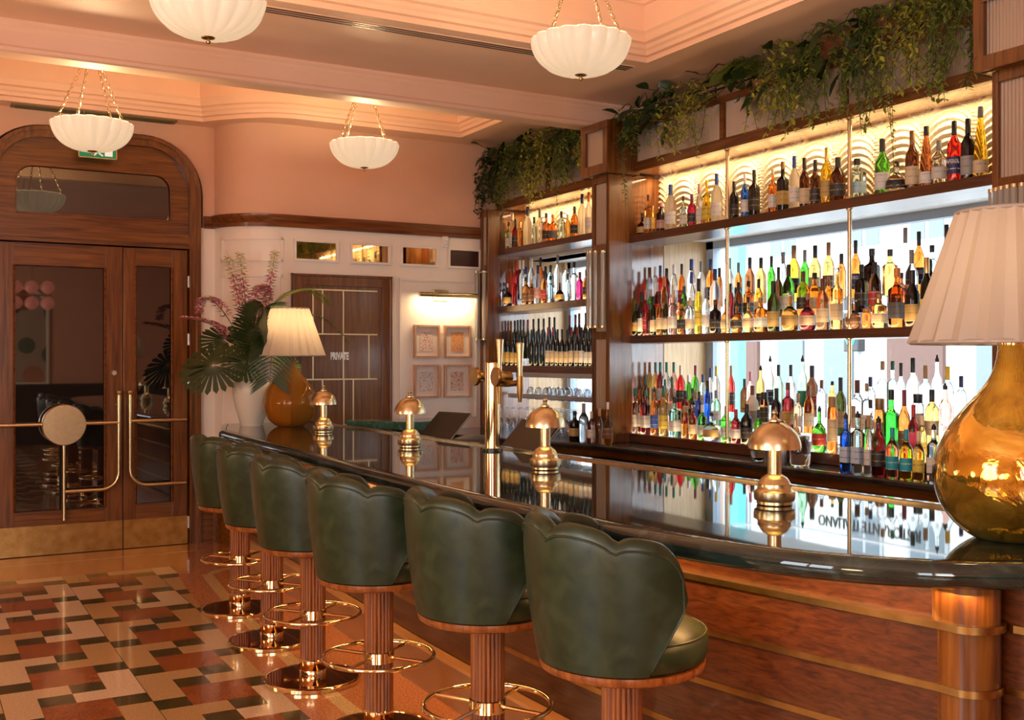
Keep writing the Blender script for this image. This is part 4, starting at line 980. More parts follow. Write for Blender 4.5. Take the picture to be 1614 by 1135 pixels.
# back counter
k_ = thing('back_counter', 'dark stone back counter with black fridge fronts under the bottle wall', 'counter')
CP = [(4.30, 9.07), (4.16, 8.9), (4.13, 8.6), (4.17, 8.1), (4.36, 7.4), (4.55, 6.9), (4.60, 6.4), (4.61, 5.5), (4.62, 3.2), (4.62, 2.2)]
CP = [(p.x, p.y) for p in cat_path([(x, y, 0) for x, y in CP], 5)]
m = MB().sweep(CP, [(.04, .96), (.0, .957), (-.006, .945), (0, .925), (.04, .92)]); m.prism(off(CP, .03) + [(5.27, 2.2), (5.27, 9.05)], .92, .96); m.build('worktop', COUNTER, k_)
MB().sweep(off(CP, .05), band(.86, .92, 0, .04)).build('front_rail', WOOD_H, k_)
MB().sweep(off(CP, .055), band(.08, .86, 0, .04)).build('fridge_front', DARK, k_)
t2 = MB()
for y in (3.3, 4.2, 5.1, 6.0): bx(4.655, 4.672, y, y + .02, .1, .85).build('door_seam', DARKM, k_, False)
DISP = P('display_digits', (.9, .9, 1), .4); q_ = DISP.node_tree.nodes['Principled BSDF']; q_.inputs['Emission Color'].default_value = (.9, .92, 1, 1); q_.inputs['Emission Strength'].default_value = 2
dp = bx(4.655, 4.67, 3.50, 3.62, .80, .84).build('fridge_display', DARK, k_, False)
m = MB()
for i, (a, b) in enumerate(((.012, .03), (.036, .05), (.058, .075))): m.box(4.652, 4.656, 3.53 + a, 3.53 + b, .812, .83)
m.build('display_digit', DISP, dp, False)
# till screens
def till(lb, x, y, z, rz):
    t = thing('till_screen', lb, 'screen', (x, y, z), rz, 'till screens behind the bar')
    m = MB(); m.M = Matrix.Rotation(R(48), 4, 'Y'); m.box(-.012, .012, -.19, .19, -.14, .14); m.build('housing', DARK, t, False, .006)
    m = MB(); m.M = Matrix.Rotation(R(48), 4, 'Y'); m.box(.0125, .0135, -.175, .175, -.125, .125); m.build('display', P('till_glass', (.01, .012, .015), .05), t, False)
    m = MB(); m.M = Matrix.Rotation(R(48), 4, 'Y'); m.tube([(0, .192, -.14), (0, .192, .14), (0, -.192, .14), (0, -.192, -.14)], .004, 4, True); m.build('rim', STEEL, t)
    MB().tube([(0, 0, -.02), (.03, 0, -.13), (.03, 0, -.22)], .025, 10).build('stand', DARKM, t); bx(-.07, .12, -.09, .09, -.235, -.215).build('foot', DARKM, t, False)
till('black till screen behind the beer tap and mushroom lamp', 3.52, 5.98, 1.105, R(12)); till('black till screen before the framed prints, farther from the central pillar', 3.62, 7.45, 1.095, R(14))
wk = thing('under_bar_station', 'dark steel work station behind the bar top carrying the tills', 'work station')
MB().box(3.30, 3.78, 5.4, 7.86, .80, .87).build('worktop', STEEL, wk, False)
MB().box(3.34, 3.75, 5.45, 7.85, 0, .80).build('cabinet', DARK, wk, False)
bn = thing('ice_bucket', 'dark grey rounded tub standing behind the bar by the beer tap', 'tub', (3.52, 6.75, .87))
MB().lathe([(.001, 0), (.13, 0), (.16, .12), (.165, .15), (.15, .175), (.08, .195), (.001, .20)], 28).build('body', P('dark_grey_plastic', (.03, .035, .045), .4), bn)
MB().tube([(.165 * math.cos(a), .165 * math.sin(a), .15) for a in [2 * PI * i / 28 for i in range(28)]], .006, 6, True).build('rim', DARKM, bn)

# ------------------------------------------------------------------ bottles
# rows of: y, height, radius, colour, cap, shape, label ('|' between bottles)
BOT = {
 'RTf': '6.805 0.181 0.0454 brown black squat gold|6.723 0.313 0.0348 gold brown square white|6.670 0.222 0.0172 gold gold slim none|6.566 0.235 0.0339 black pink square pink|6.449 0.354 0.0454 frosted blue round white|6.298 0.248 0.0259 paleblue black square white|6.198 0.249 0.0325 magenta purple round dark|6.115 0.311 0.0230 clear pink slim white|6.030 0.327 0.0297 yellow yellow square yellow|5.922 0.356 0.0406 frosted blue round white|5.738 0.275 0.0331 black black round dark|5.628 0.311 0.0283 blue white round white|5.535 0.323 0.0366 black black square dark|5.356 0.308 0.0274 amber cream square white|5.263 0.336 0.0375 black bronze square gold|5.157 0.356 0.0350 frosted blue round white|5.067 0.328 0.0325 brown black wine cream|4.973 0.301 0.0322 brown black wine dark|4.876 0.361 0.0377 yellow gold round gold|4.784 0.286 0.0471 brown black round dark|4.630 0.253 0.0519 paleblue black square paleblue|4.437 0.338 0.0430 green black wine white|4.332 0.188 0.0610 clear black squat black|4.222 0.346 0.0381 brown bronze wine cream|4.124 0.353 0.0394 bronze black cone white|4.039 0.259 0.0389 clear grey round text|3.939 0.347 0.0384 red black round navy|3.851 0.342 0.0379 black black wine grey|3.773 0.392 0.0391 yellow grey cone cream|3.671 0.240 0.0201 brown black round none',
 'RMf': '6.815 0.252 0.0350 olive black round gold|6.749 0.341 0.0297 black black wine white|6.696 0.351 0.0221 red pink slim red|6.651 0.250 0.0219 darkred purple slim none|6.595 0.300 0.0266 olive black wine cream|6.516 0.311 0.0288 amber black round cream|6.438 0.297 0.0238 olive olive slim cream|6.354 0.330 0.0377 pink cream square white|6.253 0.264 0.0326 amber black square black|6.158 0.268 0.0323 clear cream round cream|6.061 0.400 0.0274 yellow black slim yellow|5.977 0.327 0.0294 clear grey round white|5.877 0.239 0.0380 black brown square dark|5.767 0.240 0.0353 amber black squat cream|5.652 0.221 0.0414 amber black squat dark|5.538 0.241 0.0387 gold black squat cream|5.417 0.231 0.0423 amber cork square white|5.297 0.333 0.0396 olive black wine gold|5.146 0.256 0.0573 amber glass squat gold|4.989 0.237 0.0542 darkred cork squat cream|4.860 0.321 0.0395 bronze brown round cream|4.745 0.378 0.0350 gold glass square cream|4.613 0.175 0.0477 bronze glass squat brown|4.510 0.120 0.0282 orange amber jar none|4.415 0.202 0.0409 gold cork square cream|4.286 0.343 0.0475 orange orange square greydot|4.179 0.323 0.0396 black black wine gold|4.080 0.387 0.0355 olive gold wine yellow',
 'RMm': '6.751 0.265 0.0247 green white slim red|6.666 0.314 0.0270 red white round red|6.579 0.353 0.0267 gold orange slim cream|6.477 0.283 0.0288 pink cream round white|6.336 0.265 0.0260 green green slim white|6.251 0.363 0.0328 clear blue round white|5.987 0.367 0.0387 frosted navy round none|5.824 0.252 0.0268 darkred black slim none|5.738 0.256 0.0310 brown black round dark|5.635 0.258 0.0350 amber black square dark|5.534 0.265 0.0302 gold black round cream|5.345 0.332 0.0296 brown black round cream|5.250 0.342 0.0376 green black round white|5.119 0.287 0.0411 amber brown round dark|5.018 0.271 0.0405 amber black square cream|4.899 0.239 0.0279 amber cork round none|4.632 0.294 0.0385 black black square dark|4.529 0.301 0.0380 brown black round red|4.336 0.223 0.0370 bronze brown square dark|4.259 0.350 0.0366 clear grey round pink|4.131 0.281 0.0324 black black round yellow',
 'RMb': '6.820 0.351 0.0302 clear white slim none|6.759 0.355 0.0299 red navy round navy|6.677 0.327 0.0321 darkred black wine none|6.586 0.350 0.0269 clear white slim none|6.492 0.347 0.0290 orange black round red|6.375 0.374 0.0311 clear blue slim none|6.264 0.349 0.0307 clear grey round none|6.155 0.356 0.0327 orange navy round navy|6.056 0.283 0.0231 amber black slim none|5.943 0.346 0.0274 clear grey round none|5.851 0.307 0.0293 amber grey round dark|5.733 0.333 0.0356 bronze black round none|5.621 0.323 0.0373 gold black round none|5.518 0.324 0.0282 green black round none|5.405 0.342 0.0278 clear grey slim none|5.304 0.377 0.0423 yellow bronze round dark|5.205 0.339 0.0313 green grey round none|5.113 0.360 0.0393 gold black round cream|4.996 0.369 0.0366 gold bronze round brown|4.887 0.287 0.0281 amber black slim none|4.771 0.360 0.0316 orange black round navy|4.641 0.296 0.0467 black black square none|4.502 0.280 0.0439 gold black square none|4.389 0.398 0.0338 frosted grey round none|4.291 0.365 0.0315 orange black round navy|4.199 0.277 0.0366 paleblue black square none|4.100 0.385 0.0325 clear black round none',
 'RLf': '6.808 0.348 0.0424 pink green square white|6.740 0.385 0.0246 amber pourer slim white|6.677 0.343 0.0366 darkred green square white|6.562 0.365 0.0313 orange pourer round blue|6.450 0.377 0.0333 gold green round yellow|6.313 0.296 0.0422 teal black square white|6.194 0.234 0.0278 amber cork jar none|6.107 0.247 0.0298 orange glass round cream|6.001 0.251 0.0362 green white round silver|5.900 0.201 0.0620 clear pourer squat gold|5.746 0.251 0.0374 green white round silver|5.645 0.233 0.0348 darkred red round white|5.536 0.272 0.0408 black black round dark|5.422 0.238 0.0296 green black round dark|5.205 0.230 0.0412 amber cork round cream|5.074 0.228 0.0344 gold cork squat white|4.874 0.284 0.0474 green pourer squat red|4.766 0.346 0.0311 orange cork jar cream|4.599 0.294 0.0343 clear cork round none|4.468 0.336 0.0299 clear black square white|4.397 0.346 0.0333 amber bronze jar cream|4.314 0.400 0.0421 neon black square none|4.222 0.400 0.0325 amber darkred round brown|4.158 0.318 0.0304 darkred red round none|4.100 0.259 0.0267 gold cream slim yellow',
 'RLm': '6.820 0.347 0.0300 amber green round white|6.571 0.322 0.0315 gold green round white|6.485 0.343 0.0313 pink green round white|6.325 0.241 0.0331 darkred black round cream|6.240 0.262 0.0304 brown black square dark|6.164 0.240 0.0302 navy black round none|6.068 0.321 0.0253 blue black slim none|5.976 0.254 0.0341 palegreen grey round white|5.596 0.294 0.0413 cream brown round grey|5.478 0.253 0.0300 bronze black jar dark|5.363 0.282 0.0360 black black wine none|5.256 0.322 0.0376 darkred brown square gold|5.164 0.253 0.0289 pink cork round white|5.068 0.305 0.0326 amber brown round cream|4.799 0.362 0.0355 olive black round cream|4.665 0.348 0.0426 clear brown round pink|4.591 0.330 0.0307 clear cork square white|4.214 0.275 0.0328 clear black jar white|4.118 0.303 0.0395 gold black round cream|4.029 0.341 0.0354 pink pourer round none',
 'RLb': '6.820 0.352 0.0302 gold green round white|6.759 0.353 0.0299 darkred green round white|6.679 0.353 0.0296 clear green round white|6.590 0.353 0.0293 pink green round white|6.504 0.329 0.0339 red cream round dark|6.409 0.257 0.0264 green white slim none|6.330 0.330 0.0285 green darkred round gold|6.242 0.264 0.0236 paleblue navy slim white|6.155 0.312 0.0257 clear navy round blue|6.091 0.326 0.0278 clear yellow round none|5.930 0.331 0.0296 red cork round dark|5.789 0.238 0.0291 brown black round gold|5.726 0.288 0.0289 pink pink round none|5.624 0.333 0.0286 gold pourer round dark|5.530 0.400 0.0283 clear pourer round navy|5.450 0.338 0.0323 palegreen black round none|5.333 0.338 0.0297 clear black round none|5.225 0.400 0.0314 palegreen pourer round green|5.140 0.335 0.0394 brown black wine red|5.056 0.241 0.0328 clear brown round none|4.964 0.234 0.0284 gold pourer round none|4.653 0.267 0.0331 clear navy round none|4.558 0.364 0.0346 frosted cork square none|4.483 0.364 0.0323 clear green square none|4.421 0.353 0.0284 clear black round none|4.334 0.383 0.0373 clear black round none|4.244 0.339 0.0368 clear cork round none|4.164 0.400 0.0310 clear pourer round none|4.093 0.334 0.0361 clear yellow round none|4.003 0.281 0.0320 clear navy round none',
 'RCf': '4.436 0.338 0.0329 blue pourer square bluewhite|4.348 0.349 0.0361 paleblue pourer square bluewhite|4.270 0.328 0.0250 clear cork slim white|4.198 0.327 0.0389 darkred pourer round dark|4.102 0.269 0.0348 pink teal round teal|4.008 0.264 0.0344 yellow teal round teal|3.927 0.258 0.0305 gold cream round yellow|3.829 0.304 0.0334 clear pourer square white',
 'LTf': '8.936 0.272 0.0338 palegreen black square white|8.871 0.355 0.0303 clear cream slim white|8.804 0.286 0.0360 darkred black round dark|8.718 0.248 0.0268 gold gold slim none|8.582 0.374 0.0382 frosted navy round none|8.462 0.266 0.0291 paleblue black round none|8.361 0.323 0.0288 clear grey slim none|8.250 0.276 0.0342 bronze black square dark|8.137 0.251 0.0339 orange orange square greydot|7.993 0.262 0.0334 paleblue black round none|7.889 0.222 0.0248 gold cream slim none|7.781 0.277 0.0355 amber black round dark|7.662 0.368 0.0378 frosted navy round none|7.561 0.370 0.0321 frosted orange round white',
 'LMf': '8.943 0.233 0.0273 paleblue navy square none|8.869 0.219 0.0451 black white squat gold|8.733 0.270 0.0267 red red slim none|8.526 0.256 0.0350 amber black square brown|8.423 0.226 0.0289 bronze cream square brown|8.311 0.350 0.0372 frosted navy round pink|8.200 0.291 0.0312 orange black round red|8.092 0.238 0.0337 paleblue black square none|7.939 0.167 0.0415 black brown squat gold|7.810 0.241 0.0273 paleblue black round none|7.710 0.331 0.0325 clear black square none|7.621 0.238 0.0322 magenta purple round none|7.519 0.252 0.0319 amber black round dark',
 'LMb': '8.936 0.369 0.0341 red red wine none|8.870 0.376 0.0306 darkred cream wine none|8.805 0.371 0.0333 clear white round none|8.744 0.304 0.0270 clear navy slim none|8.644 0.371 0.0297 clear white round none|8.482 0.369 0.0292 orange black round navy|8.392 0.281 0.0261 navy black slim none|8.304 0.285 0.0317 paleblue black round none|8.184 0.367 0.0313 clear grey round none|8.046 0.288 0.0337 clear cream round none|7.664 0.274 0.0271 gold cream round white',
 'LWf': '8.943 0.324 0.0272 wineblack black wine gold|8.860 0.328 0.0270 wineblack black wine gold|8.763 0.314 0.0268 wineblack black wine gold|8.679 0.306 0.0266 wineblack black wine gold|8.423 0.330 0.0260 wineblack black wine none|8.333 0.316 0.0258 wineblack black wine none|8.233 0.325 0.0256 wineblack black wine none|8.135 0.345 0.0253 wineblack maroon wine cream|8.049 0.343 0.0251 wineblack maroon wine cream|7.976 0.324 0.0250 wineblack black wine cream|7.903 0.322 0.0248 wineblack black wine cream|7.821 0.315 0.0246 wineblack black wine cream|7.750 0.335 0.0244 wineblack maroon wine cream|7.660 0.332 0.0242 wineblack maroon wine cream|7.591 0.331 0.0241 wineblack black wine white|7.514 0.307 0.0239 wineblack black wine white|7.447 0.306 0.0237 wineblack black wine white',
 'LWb': '8.942 0.363 0.0277 wineblack black wine none|8.886 0.367 0.0275 wineblack black wine none|8.831 0.369 0.0272 wineblack black wine none|8.775 0.366 0.0270 wineblack black wine none|8.697 0.363 0.0268 wineblack maroon wine none|8.592 0.366 0.0266 wineblack black wine none|8.500 0.368 0.0263 wineblack black wine none|8.409 0.365 0.0261 wineblack black wine none|8.309 0.374 0.0259 wineblack black wine none|8.222 0.370 0.0257 wineblack black wine none|7.968 0.378 0.0251 wineblack maroon wine none|7.875 0.381 0.0249 wineblack maroon wine none|7.815 0.389 0.0248 wineblack black wine none|7.715 0.391 0.0245 wineblack black wine none|7.637 0.388 0.0243 wineblack black wine none',
}
SHELF = {'RTf': (5.02, 2.567, 'top wide shelf', ''), 'RMf': (4.97, 1.786, 'middle wide shelf', 'front row'), 'RMm': (5.06, 1.886, 'middle wide shelf', 'second row'), 'RMb': (5.16, 1.986, 'middle wide shelf', 'rear row'),
 'RLf': (4.955, 1.03, 'lowest wide shelf', 'front row'), 'RLm': (5.06, 1.13, 'lowest wide shelf', 'second row'), 'RLb': (5.16, 1.23, 'lowest wide shelf', 'rear row'), 'RCf': (4.72, .96, 'dark back counter', ''),
 'LTf': (5.02, 2.645, 'top narrow shelf', ''), 'LMf': (4.97, 2.105, 'middle narrow shelf', 'front row'), 'LMb': (5.10, 2.175, 'middle narrow shelf', 'rear row'), 'LWf': (4.97, 1.545, 'wine shelf', 'front row'), 'LWb': (5.09, 1.615, 'wine shelf', 'rear row')}
ORD = 'first second third fourth fifth sixth seventh eighth ninth tenth eleventh twelfth thirteenth fourteenth fifteenth sixteenth seventeenth eighteenth nineteenth twentieth'.split()
def ordw(n):
    if n <= 20: return ORD[n - 1]
    return ('twenty-' if n < 30 else 'thirty-') + ORD[n % 10 - 1] if n % 10 else 'thirtieth'
CN = {'wineblack': 'black glass', 'clear': 'clear', 'neon': 'bright green', 'darkred': 'dark red', 'palegreen': 'pale green', 'paleblue': 'pale blue', 'navy': 'dark blue', 'frosted': 'frosted', 'bronze': 'bronze-brown', 'teal': 'turquoise'}
SN = {'round': '', 'square': 'square ', 'slim': 'slim ', 'squat': 'squat ', 'wine': 'tall-necked ', 'cone': 'conical ', 'jar': 'short '}
CPN = {'darkred': 'dark red', 'pourer': 'spout', 'glass': 'glass stopper', 'cork': 'cork', 'navy': 'dark blue'}
def prof_of(shape, h, r):
    if shape == 'round': q = [(0, .0), (.92, 0), (1, .02), (1, .56), (.93, .63), (.62, .70), (.40, .75), (.33, .80), (.33, .90)]
    elif shape == 'square': q = [(0, 0), (.94, 0), (1, .02), (1, .60), (.95, .645), (.55, .69), (.38, .72), (.34, .78), (.34, .90)]
    elif shape == 'slim': q = [(0, 0), (.95, 0), (1, .02), (1, .60), (.85, .68), (.55, .76), (.44, .80), (.42, .90)]
    elif shape == 'squat': q = [(0, 0), (.70, 0), (.90, .05), (1, .20), (.98, .36), (.80, .50), (.45, .58), (.25, .63), (.22, .70), (.22, .88)]
    elif shape == 'wine': q = [(0, 0), (.94, 0), (1, .015), (1, .55), (.92, .62), (.60, .69), (.42, .74), (.36, .78), (.36, .90)]
    elif shape == 'cone': q = [(0, 0), (.96, 0), (1, .02), (.92, .30), (.70, .55), (.48, .72), (.36, .80), (.34, .90)]
    else: q = [(0, 0), (.94, 0), (1, .03), (1, .70), (.92, .78), (.72, .82), (.70, .86)]
    return [(max(.0005, a * r), b * h) for a, b in q]
MESHC = {}
def bottle(x, y, z, h, r, col, cap, shape, lab):
    sq = shape == 'square'
    sect = (lambda a: 1 / max(abs(math.cos(a)) ** 5 + abs(math.sin(a)) ** 5, 1e-6) ** .2 * .88) if sq else None
    pr = prof_of(shape, h, r); seg = 20 if sq else 18
    sk = (lambda a, rr: rr * (1 + ((sect(a) - 1) * min(1, max(0, (rr / r - .45) / .4)) if sq else 0)))
    mb = MB(); rows = [[(sk(2 * PI * i / seg, rr) * math.cos(2 * PI * i / seg), sk(2 * PI * i / seg, rr) * math.sin(2 * PI * i / seg), zz) for i in range(seg)] for rr, zz in pr]
    mb.grid(rows, close_u=True); mb.add(rows[-1], [tuple(range(seg))])
    body = mb.build('bottle', G[col], ang=50)
    body.location = (x, y, z)
    nr = pr[-1][0]; zc = pr[-1][1]
    if cap == 'pourer': MB().lathe([(nr * 1.08, zc - .002), (nr * 1.08, zc + .018), (.006, zc + .024), (.005, h + .0), (.001, h)], 12).build('pour_spout', CAP[cap], body)
    elif cap == 'glass': MB().lathe([(nr * .8, zc), (nr * .8, zc + .01), (nr * 1.7, zc + .02), (nr * 1.9, zc + .6 * (h - zc)), (nr * 1.2, h), (.001, h)], 14).build('stopper', CAP[cap], body)
    else:
        z0 = zc - (.13 * h if shape in ('wine', 'round', 'slim') else .05 * h)
        MB().lathe([(nr * 1.06, z0), (nr * 1.10, z0 + .004), (nr * 1.12, h - .003), (nr * .95, h), (.001, h)], 14).build('cap', CAP[cap], body)
    if lab != 'none':
        zz0, zz1 = {'squat': (.14, .40), 'jar': (.2, .6), 'cone': (.08, .26), 'wine': (.10, .40)}.get(shape, (.15, .42))
        span = R(78) if not sq else R(52); n = 10; rows = []
        def rad(t): 
            for (r0, b0), (r1, b1) in zip(pr[:-1], pr[1:]):
                if b0 <= t <= b1 + 1e-9: return r0 + (r1 - r0) * ((t - b0) / max(b1 - b0, 1e-6))
            return pr[-1][0]
        face = PI + R(25)      # labels look towards the room
        if sq: face = PI
        for k in range(5):
            t = h * (zz0 + (zz1 - zz0) * k / 4); rows.append([((sk(a, rad(t)) + .0012) * math.cos(a), (sk(a, rad(t)) + .0012) * math.sin(a), t) for a in [face - span + 2 * span * i / n for i in range(n + 1)]])
        if sq:   # both sides that the room sees
            for k in range(5): 
                t = h * (zz0 + (zz1 - zz0) * k / 4); rows[k] += [((sk(a, rad(t)) + .0012) * math.cos(a), (sk(a, rad(t)) + .0012) * math.sin(a), t) for a in [PI + span + (PI / 2 - span * .4) * i / 8 for i in range(1, 9)]]
        lo = MB().grid(rows).build('label', LAB[lab], body, ang=60)
    return body
UNSEEN = []
for key, data in BOT.items():
    x, z, shelf, row = SHELF[key]; items = [q.split() for q in data.split('|')]
    for i, (y, h, r, col, cap, shape, lab) in enumerate(items):
        o = bottle(x, float(y), z, float(h), float(r), col, cap, shape, lab)
        cn = CN.get(col, col); cp = CPN.get(cap, cap)
        frm = 'from the corner wall' if key[0] == 'L' else ('from the large mushroom lamp' if key == 'RCf' else 'from the central pillar')
        kind = 'wine bottle' if key[:2] == 'LW' else SN[shape] + 'bottle'
        o['label'] = ('%s %s, %s %s, %s, %s' % (cn, kind, ordw(i + 1), frm, row, shelf)) if row else ('%s %s with %s cap, %s %s, %s' % (cn, kind, cp, ordw(i + 1), frm, shelf))
        if cap in ('pourer', 'glass', 'cork') and not row: o['label'] = o['label'].replace(' cap', '')
        o['category'] = 'bottle'; o['group'] = 'bottles on the ' + shelf
# some wording on the labels that can be read in the photograph
TXT = P('label_ink', (.03, .025, .02), .6)
def by_key(key, i): return [o for o in bpy.data.objects if o.get('group') == 'bottles on the ' + SHELF[key][2] and abs(o.location.x - SHELF[key][0]) < 1e-4][i]
def wording(o, body, size, z, mat, sx=.8):
    r = o.dimensions.x / 2 + .004; a = PI + R(28)
    text('label_lettering', body, mat, size, (r * math.cos(a), r * math.sin(a), z), (R(90), 0, R(28 - 90)), o, sx, .0004)
bpy.context.view_layer.update()
LW = P('label_white_ink', (.8, .75, .7), .6)
wording(by_key('RTf', 26), 'APEROL', .034, .118, LW, .55)
wording(by_key('RTf', 25), 'ABSOLUT\nVANILIA', .026, .125, TXT, .62)
for key, i in (('RMb', 20), ('RMb', 24)): wording(by_key(key, i), 'APEROL', .030, .125, LW, .5)
# loose things on the back counter
cup = thing('steel_cup', 'ribbed steel ice cup holding oranges on the back counter', 'cup', (4.73, 5.02, .96))
m = MB(); rows = [[((.066 if z < .15 else .063) * (1 + .02 * math.cos(a * 18)) * math.cos(a), (.066 if z < .15 else .063) * (1 + .02 * math.cos(a * 18)) * math.sin(a), z) for a in [2 * PI * i / 108 for i in range(108)]] for z in (0, .004, .15, .155)]
m.grid(rows, close_u=True).add(rows[0], [tuple(range(108))]); m.build('body', STEEL, cup)
ORANGE = noise_mat('orange_peel', [(.3, (.80, .25, .04)), (.7, (.90, .36, .07))], nscale=60, rough=.45, bmp=.2)
for dx, dy, dz, lb in ((-.015, .0, .185, 'orange resting on top in the steel cup, the higher one'), (.012, .03, .165, 'orange in the steel cup behind the higher one')):
    o = MB().lathe([(.0005, -.04), (.02, -.036), (.037, -.014), (.037, .014), (.02, .036), (.0005, .04)], 20).build('orange', ORANGE, ang=80); o.location = (4.73 + dx, 5.02 + dy, .96 + dz); tag(o, lb, 'fruit', 'oranges in the steel cup')
jr = thing('glass_jar', 'clear lidded glass jar beside the steel cup on the back counter', 'jar', (4.74, 4.82, .96))
MB().lathe([(.001, 0), (.055, 0), (.062, .01), (.062, .13), (.05, .15), (.05, .165)], 24, caps=False).build('body', G['clear'], jr)
MB().lathe([(.054, .155), (.056, .16), (.056, .18), (.001, .185)], 24).build('lid', STEEL, jr)
bw = thing('glass_bowl', 'small clear glass bowl in front of the lowest shelf', 'bowl', (4.72, 5.16, .96))
MB().lathe([(.001, 0), (.03, 0), (.045, .02), (.055, .06), (.052, .06), (.042, .022), (.001, .008)], 24, caps=False).build('body', G['clear'], bw)
for y, h, r, c, cp, sh, la, lb in ((7.19, .235, .042, 'black', 'black', 'square', 'gold', 'black square bottle with gold triangle label before the central pillar'), (7.06, .30, .040, 'clear', 'grey', 'round', 'none', 'clear empty bottle before the central pillar, next to the black one'), (6.95, .24, .032, 'pink', 'cream', 'round', 'white', 'pale pink bottle before the central pillar, between two clear bottles'), (6.84, .27, .034, 'clear', 'cork', 'round', 'none', 'clear bottle with cork before the central pillar'), (6.73, .32, .043, 'gold', 'white', 'squat', 'brown', 'teardrop golden bottle with tall white neck before the central pillar')):
    o = bottle(4.64, y, .96, h, r, c, cp, sh, la); tag(o, lb, 'bottle', 'bottles before the central pillar')

# wine glasses: hanging under the narrow bay and standing upside down on the counter
GL = pane_mat('stemware_glass', (.90, .93, .96), .3, 2.2)
def glass_proto(hang):
    t = empty('wine_glass')
    bowl = [(.004, 0), (.02, .006), (.036, .03), (.041, .06), (.038, .09), (.032, .115)]
    if hang: s_ = lambda r, z: (r, -z)
    # stem up, bowl down: origin at the foot
    MB().lathe([(.001, 0), (.034, .0), (.034, -.003), (.005, -.008), (.0035, -.02), (.0035, -.09), (.005, -.098)], 16).build('stem', GL, t)
    MB().lathe([(r, -.098 - z) for r, z in bowl] + [(r - .002, -.098 - z) for r, z in bowl[::-1]], 18, caps=False).build('bowl', GL, t)
    return t
gp = glass_proto(True); first = True
def put_glass(x, y, z, lb, grp):
    global first
    o = gp if first else copy_tree(gp); first = False
    o.location = (x, y, z); tag(o, lb, 'wine glass', grp)
n = 0
for i, y in enumerate([8.42, 8.28, 8.15, 8.02, 7.89, 7.76, 7.62, 7.48, 7.34, 7.22]):
    put_glass(4.96, y, 1.455, 'wine glass hanging under the wine shelf, front row, %s from the corner wall' % ordw(i + 1), 'hanging wine glasses')
for i, y in enumerate([8.35, 8.2, 8.05, 7.9, 7.75, 7.6, 7.45, 7.3]):
    put_glass(5.12, y, 1.455, 'wine glass hanging under the wine shelf, rear row, %s from the corner wall' % ordw(i + 1), 'hanging wine glasses')
for r_, (x, nm) in enumerate(((4.72, 'front'), (4.86, 'second'), (5.0, 'third'))):
    for i in range(12): put_glass(x, 8.55 - i * .115, 1.175, 'upturned wine glass on the back counter, %s row, %s from the corner wall' % (nm, ordw(i + 1)), 'upturned wine glasses on the counter')
rk = thing('glass_rack', 'thin steel hanging rack under the wine shelf holding glasses by the foot', 'rack'); m = MB()
for i in range(12): m.box(4.91, 5.2, 8.50 - i * .125, 8.506 - i * .125, 1.444, 1.450)
m.box(4.905, 4.915, 7.13, 8.6, 1.444, 1.484); m.box(5.19, 5.2, 7.13, 8.6, 1.444, 1.484); m.build('rail', STEEL, rk, False)
ts = thing('glass_tray_shelf', 'dark tray shelf with pale edge above the upturned wine glasses', 'shelf')
bx(4.84, 5.24, 7.13, 8.62, 1.255, 1.285).build('tray', DARKM, ts, False, .006); bx(4.832, 4.842, 7.13, 8.62, 1.26, 1.295).build('rim', STEEL, ts, False)
for y in (7.16, 8.58): MB().cyl((5.2, y, .96), .012, .30, 8).build('support', STEEL, ts)

# ------------------------------------------------------------------ hanging plants on the headers
def trailing(loc, rng, n, length, spread, mat, leaf_l, leaf_w, density=15, droop=1.0, out=.16):
    st, lv = MB(), MB()
    for k in range(n):
        L = length * rng.uniform(.45, 1.0); y0 = rng.gauss(0, spread * .45); x0 = rng.uniform(-.02, .16); z0 = rng.uniform(-.02, .16)
        p0 = Vector((x0, y0, z0)); o_ = out * rng.uniform(.6, 1.5)
        pts = [p0, p0 + Vector((-o_ * .7, rng.gauss(0, .05), .04)), p0 + Vector((-o_ - x0 * .8, rng.gauss(0, .06), -L * .35 - z0)), p0 + Vector((-o_ - x0 * .8 + rng.gauss(0, .02), rng.gauss(0, .06), -L - z0))]
        path = cat_path(pts, 7); st.tube(path, .0022, 4, caps=False)
        m = int(density * (L + .2) / .3)
        for j in range(m):
            f_ = (j + rng.random()) / m * (len(path) - 1); i = min(int(f_), len(path) - 2); p = path[i].lerp(path[i + 1], f_ - i)
            a = rng.uniform(0, 2 * PI); dv = Vector((math.cos(a), math.sin(a), rng.uniform(-.9, .25)))
            leaf_blade(lv, p, dv, leaf_l * rng.uniform(.7, 1.2), leaf_w * rng.uniform(.8, 1.15), Vector((-.4, 0, 1)) + Vector((rng.uniform(-.5, .5), rng.uniform(-.5, .5), 0)))
    return st, lv
def plant(y, z, lb, n, length, spread, mat, ll, lw, dens=15, seed=0, out=.16, x=4.93, tendril=None):
    t = thing('trailing_plant', lb, 'plant', (x, y, z), 0, 'trailing plants above the bottle wall'); rng = random.Random(seed)
    st, lv = trailing(None, rng, n, length, spread, mat, ll, lw, dens, out=out)
    if tendril:
        for (dy, L) in tendril:
            for q in range(3):
                path = cat_path([Vector((.0, dy, .05)), Vector((-.15, dy, .03)), Vector((-.20, dy + .02 * q, -L * .4)), Vector((-.19 + .01 * q, dy + .015 * q, -L * (1 - .12 * q)))], 8); st.tube(path, .002, 4, caps=False)
                for j in range(int(L * 60)):
                    f_ = j / int(L * 60) * (len(path) - 1); i = min(int(f_), len(path) - 2); p = path[i].lerp(path[i + 1], f_ - i); a = j * 2.1
                    leaf_blade(lv, p, Vector((math.cos(a), math.sin(a), -.2)), .030, .016, Vector((0, 0, 1)))
    st.build('stems', STEMM, t); lv.build('leaves', mat, t)
